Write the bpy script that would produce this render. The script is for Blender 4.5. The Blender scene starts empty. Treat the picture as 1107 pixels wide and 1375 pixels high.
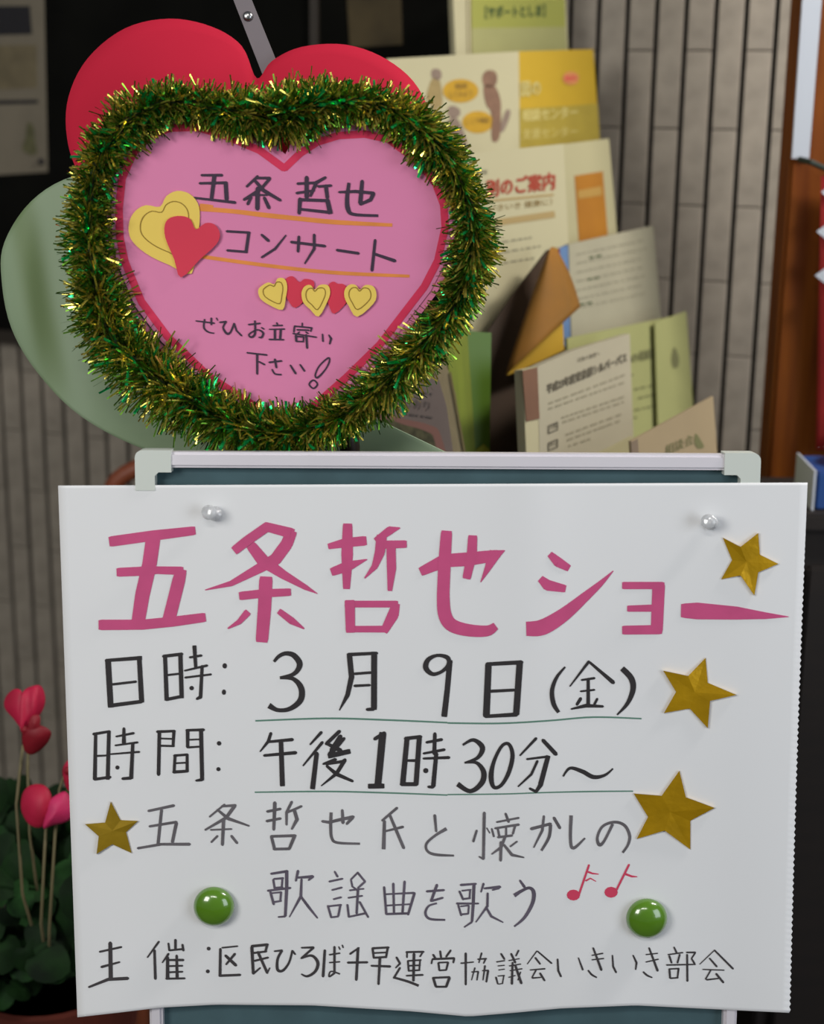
import bpy, bmesh, math, random
from mathutils import Vector, Matrix
from mathutils.geometry import tessellate_polygon
random.seed(7)
sc = bpy.context.scene
COL = sc.collection
PI = math.pi
# ------------------------------------------------------------------ camera
W, H, F = 1107.0, 1375.0, 2100.0
CAM = Vector((0, 0, 1.35))
PITCH, ROLL = math.radians(15.0), math.radians(0.68)
FW = Vector((0, math.cos(PITCH), -math.sin(PITCH)))
U0 = Vector((0, math.sin(PITCH), math.cos(PITCH)))
R0 = Vector((1, 0, 0))
RT = R0 * math.cos(ROLL) - U0 * math.sin(ROLL)
UP = R0 * math.sin(ROLL) + U0 * math.cos(ROLL)
# a small roll: lines going down in the world drift left in the picture
RT = (R0 * math.cos(ROLL) + U0 * math.sin(ROLL)); UP = (U0 * math.cos(ROLL) - R0 * math.sin(ROLL))
cd = bpy.data.cameras.new('camera'); cam = bpy.data.objects.new('camera', cd); COL.objects.link(cam)
m = Matrix((RT, UP, -FW)).transposed().to_4x4(); m.translation = CAM
cam.matrix_world = m
cd.sensor_fit = 'VERTICAL'; cd.sensor_height = 24.0; cd.lens = 24.0 * F / H
cd.dof.use_dof = True; cd.dof.focus_distance = 1.3; cd.dof.aperture_fstop = 3.0
cd.clip_start = 0.05
sc.camera = cam
# ------------------------------------------------------------------ world, lights, exposure
wd = bpy.data.worlds.new('world'); sc.world = wd; wd.use_nodes = True
bg = wd.node_tree.nodes['Background']; bg.inputs[0].default_value = (0.80, 0.88, 1.0, 1); bg.inputs[1].default_value = 0.10
def area(name, loc, target, size, sizey, power, color):
    l = bpy.data.lights.new(name, 'AREA'); l.shape = 'RECTANGLE'; l.size = size; l.size_y = sizey
    l.energy = power; l.color = color
    o = bpy.data.objects.new(name, l); COL.objects.link(o); o.location = loc
    d = Vector(target) - Vector(loc); o.rotation_euler = d.to_track_quat('-Z', 'Y').to_euler()
    return o
area('window_light', (-1.35, -0.5, 1.85), (0, 1.2, 0.85), 0.8, 0.8, 25, (1.0, 0.98, 0.94))
area('daylight_from_door', (1.9, -0.5, 1.4), (0.1, 1.3, 0.8), 1.2, 1.4, 21, (0.84, 0.91, 1.0))
area('added_wall_fill', (1.25, 1.25, 2.25), (0.85, 2.3, 1.4), 0.7, 0.15, 30, (1.0, 0.95, 0.91))  # unseen lamp added to brighten the tiled wall on the right
area('added_sparkle_light', (-0.3, -0.9, 2.7), (0, 1.2, 1.0), 1.2, 0.12, 12, (1.0, 0.97, 0.92))  # unseen lamp added overhead for tinsel sparkle and fill
sc.view_settings.view_transform = 'Standard'
sc.view_settings.look = 'None'
sc.view_settings.exposure = 0.0
sc.view_settings.gamma = 1.0
sc.view_settings.use_curve_mapping = False

# ------------------------------------------------------------------ helpers
def lin(c):
    return tuple(((x / 255) / 12.92 if x / 255 <= 0.04045 else ((x / 255 + 0.055) / 1.055) ** 2.4) for x in c) + (1.0,)
def mat(name, rgb, rough=0.6, metal=0.0, var=0.0, scale=20.0, spec=0.5, bump=0.0, coat=0.0, trans=0.0, stretch=None, rgb2=None):
    m = bpy.data.materials.new(name); m.use_nodes = True
    nt = m.node_tree; b = nt.nodes['Principled BSDF']
    b.inputs['Base Color'].default_value = lin(rgb)
    b.inputs['Roughness'].default_value = rough; b.inputs['Metallic'].default_value = metal
    b.inputs['Specular IOR Level'].default_value = spec
    b.inputs['Coat Weight'].default_value = coat
    b.inputs['Transmission Weight'].default_value = trans
    if var or bump or rgb2:
        tc = nt.nodes.new('ShaderNodeTexCoord'); mp = nt.nodes.new('ShaderNodeMapping')
        nt.links.new(tc.outputs['Object'], mp.inputs['Vector'])
        if stretch: mp.inputs['Scale'].default_value = stretch
        n = nt.nodes.new('ShaderNodeTexNoise'); n.inputs['Scale'].default_value = scale; n.inputs['Detail'].default_value = 5
        nt.links.new(mp.outputs[0], n.inputs['Vector'])
        if var or rgb2:
            r = nt.nodes.new('ShaderNodeValToRGB')
            r.color_ramp.elements[0].position = 0.3; r.color_ramp.elements[1].position = 0.7
            if rgb2: a, c = lin(rgb), lin(rgb2)
            else:
                a = tuple(x * (1 - var) for x in lin(rgb)[:3]) + (1,); c = tuple(min(1, x * (1 + var)) for x in lin(rgb)[:3]) + (1,)
            r.color_ramp.elements[0].color = a; r.color_ramp.elements[1].color = c
            nt.links.new(n.outputs['Fac'], r.inputs['Fac']); nt.links.new(r.outputs['Color'], b.inputs['Base Color'])
        if bump:
            bp = nt.nodes.new('ShaderNodeBump'); bp.inputs['Strength'].default_value = bump; bp.inputs['Distance'].default_value = 0.002
            nt.links.new(n.outputs['Fac'], bp.inputs['Height']); nt.links.new(bp.outputs[0], b.inputs['Normal'])
    return m
def cray(px, py):                      # camera ray with unit depth
    return RT * ((px - W / 2) / F) + UP * ((H / 2 - py) / F) + FW
def at(px, py, d): return CAM + cray(px, py) * d
class Plane:
    def __init__(s, p, n): s.p = Vector(p); s.n = Vector(n).normalized()
    def __call__(s, px, py, off=0.0):  # pixel -> point on the plane raised by off along its normal
        r = cray(px, py); q = s.p + s.n * off
        return CAM + r * ((q - CAM).dot(s.n) / r.dot(s.n))
def upright(px, py, d, yaw, lean):     # yaw>0: right side farther; lean: top tilts back
    y = math.radians(yaw); l = math.radians(lean)
    return Plane(at(px, py, d), Vector((math.sin(y) * math.cos(l), -math.cos(y) * math.cos(l), math.sin(l))))
def setp(o, label=None, cat=None, group=None, kind=None):
    if label: o['label'] = label
    if cat: o['category'] = cat
    if group: o['group'] = group
    if kind: o['kind'] = kind
    return o
def empty(name, loc, label=None, cat=None, group=None, kind=None):
    o = bpy.data.objects.new(name, None); o.empty_display_size = 0.05; COL.objects.link(o); o.location = loc
    o['origin'] = 0
    return setp(o, label, cat, group, kind)
ROOT = {}
def obj(name, vf, m, parent=None, label=None, kind=None, smooth=False, origin=None):
    vs, fs = vf
    root = parent
    while root is not None and root.parent is not None: root = root.parent
    org = Vector(root.location) if root is not None else (Vector(origin) if origin is not None else sum((Vector(v) for v in vs), Vector()) / max(1, len(vs)))
    me = bpy.data.meshes.new(name)
    me.from_pydata([tuple(Vector(v) - org) for v in vs], [], fs)
    me.materials.append(m)
    if smooth: me.polygons.foreach_set('use_smooth', [True] * len(me.polygons))
    me.update()
    o = bpy.data.objects.new(name, me); COL.objects.link(o)
    if parent is not None: o.parent = parent
    else: o.location = org
    return setp(o, label, None, None, kind)
def join(*vfs):
    V, Fc = [], []
    for vs, fs in vfs:
        k = len(V); V += list(vs); Fc += [tuple(i + k for i in f) for f in fs]
    return V, Fc
def slab(front, back):                 # two matching world polygons -> closed slab
    n = len(front); fs = []
    tr = tessellate_polygon([[Vector(v) for v in front]])
    for t in tr: fs.append(tuple(t)); fs.append(tuple(i + n for i in reversed(t)))
    for i in range(n): j = (i + 1) % n; fs.append((i, j, j + n, i + n))
    return list(front) + list(back), fs
def pslab(P, poly, off=0.0, th=0.001):  # pixel polygon on plane P, thickness backwards
    f = [P(x, y, off) for x, y in poly]
    return slab(f, [v - P.n * th for v in f])
def box(c, sx, sy, sz, ax=Vector((1, 0, 0)), ay=Vector((0, 1, 0)), az=Vector((0, 0, 1)), bev=0.0):
    c = Vector(c); vs = []
    if bev <= 0:
        for k in (-1, 1):
            for x, y in ((-1, -1), (1, -1), (1, 1), (-1, 1)): vs.append(c + ax * (x * sx / 2) + ay * (y * sy / 2) + az * (k * sz / 2))
        return vs, [(3, 2, 1, 0), (4, 5, 6, 7), (0, 1, 5, 4), (1, 2, 6, 5), (2, 3, 7, 6), (3, 0, 4, 7)]
    bm = bmesh.new(); bmesh.ops.create_cube(bm, size=1)
    bmesh.ops.scale(bm, vec=(sx, sy, sz), verts=bm.verts)
    bmesh.ops.bevel(bm, geom=bm.edges[:], offset=bev, segments=2, affect='EDGES')
    bm.verts.index_update()
    vs = [c + ax * v.co.x + ay * v.co.y + az * v.co.z for v in bm.verts]
    fs = [tuple(v.index for v in f.verts) for f in bm.faces]; bm.free()
    return vs, fs
def tube(pts, r, seg=10, rs=None):
    vs, fs = [], []
    n = len(pts); pts = [Vector(p) for p in pts]
    ref = None
    for i, p in enumerate(pts):
        d = (pts[min(i + 1, n - 1)] - pts[max(i - 1, 0)]).normalized()
        if ref is None: ref = d.orthogonal().normalized()
        ref = (ref - d * ref.dot(d)).normalized(); b = d.cross(ref)
        rr = rs[i] if rs else r
        for k in range(seg):
            a = 2 * PI * k / seg; vs.append(p + (ref * math.cos(a) + b * math.sin(a)) * rr)
    for i in range(n - 1):
        for k in range(seg):
            j = (k + 1) % seg; fs.append((i * seg + k, i * seg + j, (i + 1) * seg + j, (i + 1) * seg + k))
    fs.append(tuple(reversed(range(seg)))); fs.append(tuple((n - 1) * seg + k for k in range(seg)))
    return vs, fs
def lathe(c, prof, seg=28, ax=None):    # prof [(r, h)], around axis ax (default z)
    c = Vector(c); ax = Vector(ax).normalized() if ax is not None else Vector((0, 0, 1))
    u = ax.orthogonal().normalized(); w = ax.cross(u); vs, fs = [], []
    for r, h in prof:
        for k in range(seg):
            a = 2 * PI * k / seg; vs.append(c + ax * h + (u * math.cos(a) + w * math.sin(a)) * max(r, 1e-5))
    for i in range(len(prof) - 1):
        for k in range(seg):
            j = (k + 1) % seg; fs.append((i * seg + k, i * seg + j, (i + 1) * seg + j, (i + 1) * seg + k))
    fs.append(tuple(reversed(range(seg)))); fs.append(tuple((len(prof) - 1) * seg + k for k in range(seg)))
    return vs, fs
def cr(pts, n=7, closed=False):         # Catmull-Rom through tuples of any length
    out = []; N = len(pts)
    rng = range(N if closed else N - 1)
    for i in rng:
        g = (lambda k: pts[k % N]) if closed else (lambda k: pts[min(max(k, 0), N - 1)])
        a, b, c, d = g(i - 1), g(i), g(i + 1), g(i + 2)
        for s in range(n):
            t = s / n
            out.append(tuple(0.5 * (2 * q + (r - p) * t + (2 * p - 5 * q + 4 * r - s_) * t * t + (3 * q - p - 3 * r + s_) * t ** 3) for p, q, r, s_ in zip(a, b, c, d)))
    if not closed: out.append(tuple(pts[-1]))
    return out
def sheet(outline, center, P, th=0.001, rings=12, off=0.0, disp=None):   # outline in px (star-shaped about center), bulged by disp(px,py,t)
    n = len(outline); vs, fs = [], []; cx, cy = center
    disp = disp or (lambda x, y, t: 0.0)
    for side in (0, 1):
        base = len(vs)
        vs.append(P(cx, cy, off + disp(cx, cy, 0) - side * th))
        for r in range(1, rings + 1):
            t = r / rings
            for x, y in outline:
                X, Y = cx + (x - cx) * t, cy + (y - cy) * t
                vs.append(P(X, Y, off + disp(X, Y, t) - side * th))
        for k in range(n):
            j = (k + 1) % n
            fs.append((base, base + 1 + k, base + 1 + j) if side == 0 else (base, base + 1 + j, base + 1 + k))
            for r in range(rings - 1):
                a, b = base + 1 + r * n, base + 1 + (r + 1) * n
                q = (a + k, b + k, b + j, a + j); fs.append(q if side == 0 else q[::-1])
    b0 = 1 + (rings - 1) * n; b1 = (1 + rings * n) + b0
    for k in range(n): j = (k + 1) % n; fs.append((b0 + k, b1 + k, b1 + j, b0 + j))
    return vs, fs
# strokes: list of ('l'|'c'|'o', [(x,y,w)...]) in zoomed px, turned into thin inked ribbons
class Ink:
    """marker strokes; each character becomes one part (strokes grouped by nearness in px)"""
    def __init__(s, mapf, ox, oy, sc_, gap=2.5): s.f = mapf; s.o = (ox, oy, sc_); s.S = []; s.k = 0; s.gap = gap
    def region(s, ox, oy, sc_): s.o = (ox, oy, sc_)
    def start(s): s.S.append([[], [], [1e9, 1e9, -1e9, -1e9]])
    def poly(s, pts, tess=True):
        ox, oy, q = s.o; s.k += 1; o = (s.k % 40) * 6e-6
        V, Fc, B = s.S[-1]; b = len(V); ps = [(ox + x / q, oy + y / q) for x, y in pts]
        for x, y in ps: B[0] = min(B[0], x); B[1] = min(B[1], y); B[2] = max(B[2], x); B[3] = max(B[3], y)
        V += [s.f(x, y, o) for x, y in ps]
        if tess: Fc += [tuple(b + i for i in t) for t in tessellate_polygon([[Vector((x, y, 0)) for x, y in ps]])]
        else:
            n = len(ps) // 2
            Fc += [(b + 2 * i, b + 2 * i + 1, b + 2 * i + 3, b + 2 * i + 2) for i in range(n - 1)]
    def line(s, pts, mode='l'):
        s.start(); closed = mode == 'o'
        if mode == 'c': pts = cr(pts, 6)
        if mode == 'o': pts = cr(pts, 6, closed=True)
        if mode in 'co':
            n = len(pts); out = []
            for i in range(n + (1 if closed else 0)):
                x, y, w = pts[i % n]
                p, q = (pts[i - 1], pts[(i + 1) % n]) if closed else (pts[max(i - 1, 0)], pts[min(i + 1, n - 1)])
                dx, dy = q[0] - p[0], q[1] - p[1]; L = math.hypot(dx, dy) or 1
                out += [(x - dy / L * w / 2, y + dx / L * w / 2), (x + dy / L * w / 2, y - dx / L * w / 2)]
            s.poly(out, False); return
        for i in range(len(pts) - 1):
            (x0, y0, w0), (x1, y1, w1) = pts[i], pts[i + 1]
            dx, dy = x1 - x0, y1 - y0; L = math.hypot(dx, dy) or 1; nx, ny = -dy / L / 2, dx / L / 2
            s.poly([(x0 + nx * w0, y0 + ny * w0), (x1 + nx * w1, y1 + ny * w1), (x1 - nx * w1, y1 - ny * w1), (x0 - nx * w0, y0 - ny * w0)])
        for i, j in ((0, 1), (-1, -2)):                  # broad marker ends are square-cut
            x, y, w = pts[i]; X, Y, _ = pts[j]
            if w < 24: continue
            L = math.hypot(x - X, y - Y) or 1; tx, ty = (x - X) / L, (y - Y) / L; e = w * 0.30
            s.poly([(x - ty * w / 2, y + tx * w / 2), (x - ty * w * .44 + tx * e, y + tx * w * .44 + ty * e), (x + ty * w * .44 + tx * e, y - tx * w * .44 + ty * e), (x + ty * w / 2, y - tx * w / 2)])
        for i, (x, y, w) in enumerate(pts):
            if w >= 24 and i in (0, len(pts) - 1): continue
            f = 0.5 if 0 < i < len(pts) - 1 else 0.42
            s.poly([(x + math.cos(a * PI / 4) * w * f, y + math.sin(a * PI / 4) * w * f) for a in range(8)])
    def dot(s, x, y, w, h=None):
        s.start(); h = h or w
        s.poly([(x + math.cos(a * PI / 6) * w / 2, y + math.sin(a * PI / 6) * h / 2) for a in range(12)])
    def add(s, text, k=1.0):
        """strokes 'x,y,w x,y,w' separated by ';', prefix c = smooth, o = closed, d = dot; k scales widths"""
        for st in text.replace('\n', ' ').split(';'):
            st = st.strip()
            if not st: continue
            mode = 'l'
            if st[0] in 'cod': mode = st[0]; st = st[1:].strip()
            pts = [tuple(float(v) for v in p.split(',')) for p in st.split()]
            if mode == 'd': s.dot(*pts[0])
            else: s.line([(x, y, w * k) for x, y, w in pts], mode)
    def make(s, name, m, parent, label=None, bold=0):
        n = len(s.S); par = list(range(n))
        def find(i):
            while par[i] != i: i = par[i]
            return i
        g = s.gap
        for i in range(n):
            for j in range(i):
                A, B = s.S[i][2], s.S[j][2]
                if A[0] - g < B[2] and B[0] - g < A[2] and A[1] - g < B[3] and B[1] - g < A[3]: par[find(i)] = find(j)
        G = {}
        for i in range(n): G.setdefault(find(i), []).append(s.S[i])
        r = None
        for k, L in G.items():
            r = obj(name, join(*[(x[0], x[1]) for x in L]), m, parent, label)
        return r
def text_mesh(string):
    cu = bpy.data.curves.new('t', 'FONT'); cu.body = string; cu.size = 1.0; cu.resolution_u = 2
    o = bpy.data.objects.new('t', cu); COL.objects.link(o)
    dg = bpy.context.evaluated_depsgraph_get(); ev = o.evaluated_get(dg); me = ev.to_mesh()
    vs = [(v.co.x, v.co.y) for v in me.vertices]; fs = [tuple(p.vertices) for p in me.polygons]
    ev.to_mesh_clear(); bpy.data.objects.remove(o); bpy.data.curves.remove(cu)
    return vs, fs
def print_text(P, string, x, y, xe, ye, hgt, off, shear=0.0, bold=0.0):   # from (x,y) to (xe,ye) baseline in px, glyph height hgt px
    if bold: return join(*[print_text(P, string, x + dx, y + dy, xe + dx, ye + dy, hgt, off + k * 1e-5, shear) for k, (dx, dy) in enumerate(((-bold, 0), (0, -bold), (bold, 0), (0, bold)))])
    vs, fs = text_mesh(string)
    if not vs: return [], []
    x0 = min(v[0] for v in vs); x1 = max(v[0] for v in vs); y0 = min(v[1] for v in vs); y1 = max(v[1] for v in vs)
    out = []
    for a, b in vs:
        u = (a - x0) / (x1 - x0); v = (b - y0) / (y1 - y0)
        out.append(P(x + (xe - x) * u + shear * v * hgt, y + (ye - y) * u - v * hgt, off))
    return out, fs
# ------------------------------------------------------------------ setting: tiled wall, floor
phi = math.radians(20)
WT = Vector((math.cos(phi), -math.sin(phi), 0)); WN = Vector((-math.sin(phi), -math.cos(phi), 0)); ZZ = Vector((0, 0, 1))
WP = Plane(at(1040, 200, 2.1), WN)                     # front face of the tiles
w0 = WP(1045, 0); z_ref = WP(1030, 175).z
PITCHX, LEN, GAP = 0.040, 0.205, 0.0070
grout = mat('dark_recessed_grout', (30, 25, 22), 0.95, var=0.3, scale=60, bump=0.4)
tilem = mat('grey_brown_glazed_tile', (152, 143, 129), 0.6, var=0.16, scale=30, bump=0.15, spec=0.35)
def wpt(s, z, off=0.0): p = w0 + WT * s + WN * off; return Vector((p.x, p.y, z))
wall = obj('wall_back', slab([wpt(-3.6, 0, -0.009), wpt(1.8, 0, -0.009), wpt(1.8, 2.6, -0.009), wpt(-3.6, 2.6, -0.009)],
                             [wpt(-3.6, 0, -0.12), wpt(1.8, 0, -0.12), wpt(1.8, 2.6, -0.12), wpt(-3.6, 2.6, -0.12)]), grout,
           kind='structure', origin=(0, 0, 0))
wall['label'] = 'wall of narrow upright grey-brown tiles with dark recessed joints'
bm = bmesh.new(); bmesh.ops.create_cube(bm, size=1)
bmesh.ops.scale(bm, vec=(PITCHX - GAP, 0.010, LEN - 0.0016), verts=bm.verts)
bmesh.ops.bevel(bm, geom=[e for e in bm.edges if abs(e.verts[0].co.y + 0.005) < 1e-6 and abs(e.verts[1].co.y + 0.005) < 1e-6], offset=0.0009, segments=1, affect='EDGES')
tm = bpy.data.meshes.new('tile'); bm.to_mesh(tm); bm.free(); tm.materials.append(tilem)
NB_BOTTOM = WP(30, 455).z; nb_right = (WP(690, 200) - w0).dot(WT)
nt_ = 0
s0 = (WP(-120, 300) - w0).dot(WT)
s_left = (WP(-25, 900) - w0).dot(WT)
k0 = int(s_left / PITCHX) - 1
rest = []
for k in range(-84, 44):
    s = (k + 0.5) * PITCHX if False else (k * PITCHX + PITCHX / 2)
    stag = 0 if k % 2 == 0 else LEN / 2
    for r in range(-8, 8):
        zc = z_ref + LEN / 2 + stag + r * LEN
        if zc < 0.0: continue
        if zc > 2.55: continue
        out_ = k < k0 or k > 1 or zc > 1.62
        if s0 + 0.02 < s < nb_right - 0.03 and NB_BOTTOM + 0.01 < zc - LEN / 2 and zc < 1.62: continue
        if out_ or (-0.70 < s < -0.05 and zc + LEN / 2 < 0.62):               # tiles the photograph does not show
            rest.append(box(wpt(s, zc, -0.005), PITCHX - GAP, 0.010, LEN - 0.0016, WT, -WN, ZZ)); continue
        o = bpy.data.objects.new('tile', tm); COL.objects.link(o); o.parent = wall
        p = wpt(s, zc, -0.005 + random.uniform(-0.0006, 0.0006)); o.location = p
        o.rotation_euler = (random.uniform(-.003, .003), 0, -phi + random.uniform(-.004, .004)); nt_ += 1
obj('tile_field', join(*rest), tilem, wall, None, 'stuff'); print('tiles', nt_)
floor_m = mat('dark_speckled_floor', (62, 54, 48), 0.7, var=0.25, scale=90)
fl = obj('floor', ([(-4, -2, 0), (3, -2, 0), (3, 4.2, 0), (-4, 4.2, 0)], [(0, 1, 2, 3)]), floor_m, kind='structure', origin=(0, 0, 0))

# dark notice board over the tiles, left
dark_felt = mat('near_black_felt', (12, 12, 9), 0.95, var=0.4, scale=8, spec=0.1)
nb = empty('notice_board', wpt((s0 + nb_right) / 2, NB_BOTTOM, 0.0), 'wide near-black notice board on the wall behind the red heart', 'notice board')
def wbox(sa, sb, za, zb, oa, ob): 
    f = [wpt(sa, za, ob), wpt(sb, za, ob), wpt(sb, zb, ob), wpt(sa, zb, ob)]
    return slab(f, [v + WN * (oa - ob) for v in f])
obj('panel', wbox(s0, nb_right, NB_BOTTOM, 1.75, 0.001, 0.018), dark_felt, nb)
dark_wood = mat('dark_brown_wood', (40, 32, 22), 0.6, var=0.3, scale=10, stretch=(1, 1, 8))
obj('bottom_rail', wbox(s0, nb_right, NB_BOTTOM - 0.004, NB_BOTTOM + 0.016, 0.001, 0.026), dark_wood, nb)
obj('divider', wbox((WP(425, 60) - w0).dot(WT), (WP(436, 60) - w0).dot(WT), NB_BOTTOM + 0.016, 1.75, 0.001, 0.024), dark_wood, nb)
NBP = Plane(wpt(0, 1, 0.0185), WN)
paper_dim = mat('aged_grey_paper', (112, 104, 88), 0.85, var=0.12, scale=14)
black_ink = mat('black_print', (22, 20, 24), 0.8)
nt = empty('notice', NBP(30, 120), 'beige printed notice with a black heading bar pinned at the far upper left', 'notice')
obj('sheet', pslab(NBP, [(-40, -60), (58, -60), (64, 231), (-36, 237)], 0.0012, 0.0008), paper_dim, nt)
obj('heading_bar', pslab(NBP, [(-34, 8), (40, 8), (43, 46), (-34, 48)], 0.0016, 0.0003), black_ink, nt)
obj('rule', pslab(NBP, [(-34, 135), (51, 134), (51, 139), (-34, 141)], 0.0016, 0.0003), black_ink, nt)
olive = mat('faded_olive_print', (86, 84, 56), 0.9, var=0.3, scale=60)
obj('plant_picture', pslab(NBP, [(x, y) for x, y, *_ in cr([(37, 165), (45, 170), (47, 190), (50, 205), (40, 208), (30, 200), (34, 185)], 5, True)], 0.0016, 0.0003), olive, nt)
obj('photo_print', pslab(NBP, [(-34, 62), (49, 60), (50, 118), (-34, 122)], 0.0016, 0.0003), mat('faded_ochre_print', (104, 94, 70), 0.9, var=0.22, scale=30), nt)
obj('pin', lathe(NBP(56, 217, 0.0016), [(0.005, 0), (0.005, 0.003), (0.003, 0.005)], 12, WN), black_ink, nt)
br = mat('dark_brown_card', (66, 56, 34), 0.9, var=0.3, scale=18)
bs = obj('brown_card', pslab(NBP, [(463, -50), (537, -50), (541, 60), (470, 64)], 0.0012, 0.0008), br)
setp(bs, 'dim brown card on the dark board above the right lobe of the red heart', 'card')

# ------------------------------------------------------------------ right side: post, strip, cabinet
post_m = mat('orange_brown_wood', (126, 68, 16), 0.7, rgb2=(92, 44, 10), scale=9, spec=0.15, stretch=(6, 6, 0.6), bump=0.1)
PA = at(1034, 600, 1.95); PB = at(1079, 30, 1.95)
yv = Vector((0, 1, 0))
post = obj('trim_1', box((PA.x + 0.045, PA.y + 0.03, 1.0), 0.09, 0.06, 2.0, bev=0.004), post_m, kind='structure')
post['label'] = 'orange-brown wooden post at the right edge of the tiled wall'
SP = Plane((0, PA.y - 0.001, 0), (0, -1, 0))
white_pl = mat('white_plastic', (172, 178, 186), 0.6)
stp = obj('trim_2', pslab(SP, [(1082, -60), (1109, -60), (1087, 213), (1064, 213)], 0.004, 0.004), white_pl, kind='structure')
stp['label'] = 'white plastic strip fixed down the upper part of the wooden post'
# banner rod, red banner, paper diamonds
RP = Plane((0, PA.y - 0.03, 0), (0, -1, 0))
dkgreen = mat('dark_green_wire', (24, 34, 20), 0.6)
bn = empty('hanging_banner', RP(1130, 230), 'red cloth strip with white paper diamonds hanging at the far right edge', 'banner')
obj('rod', tube([RP(1074, 214, -0.02), RP(1090, 218), RP(1108, 226), RP(1190, 232)], 0.0035, 8), dkgreen, bn)
redc = mat('dark_red_cloth', (140, 18, 18), 0.8, var=0.15, scale=30)
obj('cloth', sheet([(1103, 236), (1182, 240), (1170, 610), (1096, 604), (1099, 440)], (1135, 430), RP, 0.002, 8, -0.004, lambda x, y, t: 0.006 * math.sin(x * 0.12)), redc, bn, smooth=True)
for yy, xx in ((258, 1116), (311, 1110), (370, 1108)):
    obj('paper_diamond', pslab(RP, [(xx - 13, yy), (xx + 8, yy - 15), (xx + 28, yy + 2), (xx + 8, yy + 17)], 0.006, 0.001), white_pl, bn)
cab_m = mat('near_black_cabinet', (22, 14, 9), 0.7, var=0.25, scale=12, stretch=(1, 1, 5))
ct = at(1060, 694, 1.74)
cab = empty('cabinet', (ct.x + 0.25, ct.y + 0.10, 0), 'dark brown cabinet in shadow at the right behind the white poster', 'cabinet')
obj('body', box((ct.x + 0.25, ct.y + 0.105, (ct.z - 0.02) / 2), 0.48, 0.16, ct.z - 0.02, bev=0.003), cab_m, cab)
obj('top', box((ct.x + 0.25, ct.y + 0.10, ct.z - 0.01), 0.50, 0.18, 0.02, bev=0.003), cab_m, cab)
obj('door', box((ct.x + 0.25, ct.y + 0.019, ct.z * 0.5), 0.44, 0.012, ct.z * 0.86, bev=0.003), cab_m, cab)
blue = mat('deep_blue_card', (22, 66, 130), 0.6, var=0.1)
bx = empty('blue_box', (ct.x + 0.06, ct.y + 0.07, ct.z), 'deep blue box with a white edge on the dark cabinet at the far right', 'box')
c0 = Vector((at(1098, 690, 1.76).x + 0.06, ct.y + 0.075, ct.z + 0.022))
obj('body', box(c0, 0.12, 0.09, 0.042, bev=0.002), blue, bx)
obj('side_flap', slab([c0 + Vector((-0.062, -0.046, -0.022)), c0 + Vector((-0.0605, 0.046, -0.022)), c0 + Vector((-0.0605, 0.046, 0.024)), c0 + Vector((-0.062, -0.046, 0.024))],
    [c0 + Vector((-0.065, -0.046, -0.022)), c0 + Vector((-0.063, 0.046, -0.022)), c0 + Vector((-0.063, 0.046, 0.024)), c0 + Vector((-0.065, -0.046, 0.024))]), white_pl, bx)
tan = mat('tan_knit', (150, 124, 98), 0.95, var=0.25, scale=120, bump=0.6)
tb = c0 + Vector((0.0, 0.0, 0.021))
vs, fs = lathe(tb, [(0.022, 0), (0.036, 0.010), (0.038, 0.022), (0.026, 0.036), (0.008, 0.042)], 22)
vs = [v + Vector((random.uniform(-.002, .002), random.uniform(-.002, .002), random.uniform(0, .002))) for v in vs]
pz = obj('knitted_pouch', (vs, fs), tan, smooth=True)
setp(pz, 'small tan knitted pouch lying on the blue box at the far right', 'pouch')

# ------------------------------------------------------------------ board plane and poster
tilt = math.atan(0.065 / 0.441)
BN = (-FW * math.cos(tilt) + UP * math.sin(tilt)).normalized()       # faces the camera; top is nearer in view
# top nearer to the camera in depth -> normal leans down in camera space
BN = (-FW * math.cos(tilt) - UP * math.sin(tilt)).normalized()
BU = (UP * math.cos(tilt) - FW * math.sin(tilt)).normalized()
BP = Plane(at(600, 652, 1.2385), BN)
def edge_interp(tab, x):
    for (x0, y0), (x1, y1) in zip(tab, tab[1:]):
        if x <= x1: return y0 + (y1 - y0) * (x - x0) / (x1 - x0)
    return tab[-1][1]
bot = [(104, 1366), (157, 1360), (216, 1353), (290, 1349), (420, 1350), (553, 1358), (629, 1365), (690, 1360), (754, 1354), (854, 1350), (978, 1356), (1061, 1360)]
def curl(px, py):
    v = min(1, max(0, (py - 650) / 710)); u = (px - 90) / 980
    g = 0.0022 * math.exp(-((px - 715) / 45) ** 2) * (1 - v) + 0.0012 * math.exp(-((px - 1000 - 30 * v) / 70) ** 2)
    b = 0.010 * v ** 4 * (0.5 - 0.5 * math.cos((px - 300) / 330 * 2 * PI)) * 0.5
    e = 0.006 * max(0, u - 0.9) * 10 * v ** 2
    return 0.0015 + g + b + e * 0.5 + 0.002 * v
def PO(px, py, o=0.0): return BP(px, py, curl(px, py) + 0.0004 + o)
poster_m = mat('white_drawing_paper', (228, 229, 230), 0.75, var=0.012, scale=5, spec=0.3)
poster = empty('poster', BP(590, 1360), 'large white hand-lettered concert poster pinned to the board', 'poster')
NX, NY = 90, 44
vs = []
for side in (0, 1):
    for j in range(NY * 4 + 1):
        v = j / (NY * 4)
        for i in range(NX + 1):
            u = i / NX
            yb = edge_interp(bot, 104 + (1061 - 104) * u)
            yt = 652 - 4 * u
            xl = 78 + 26 * v; xr = 1085 - 24 * v - (6 * math.sin(PI * v) * 0.3)
            if i == NX: xr += (1.1 if j % 2 else -1.0) * min(1, max(0, (v - 0.08) * 6))
            x, y = xl + (xr - xl) * u, yt + (yb - yt) * v
            vs.append(BP(x, y, curl(x, y) - side * 0.0004))
n1 = NX + 1; tot = n1 * (NY * 4 + 1); fs = []
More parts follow.
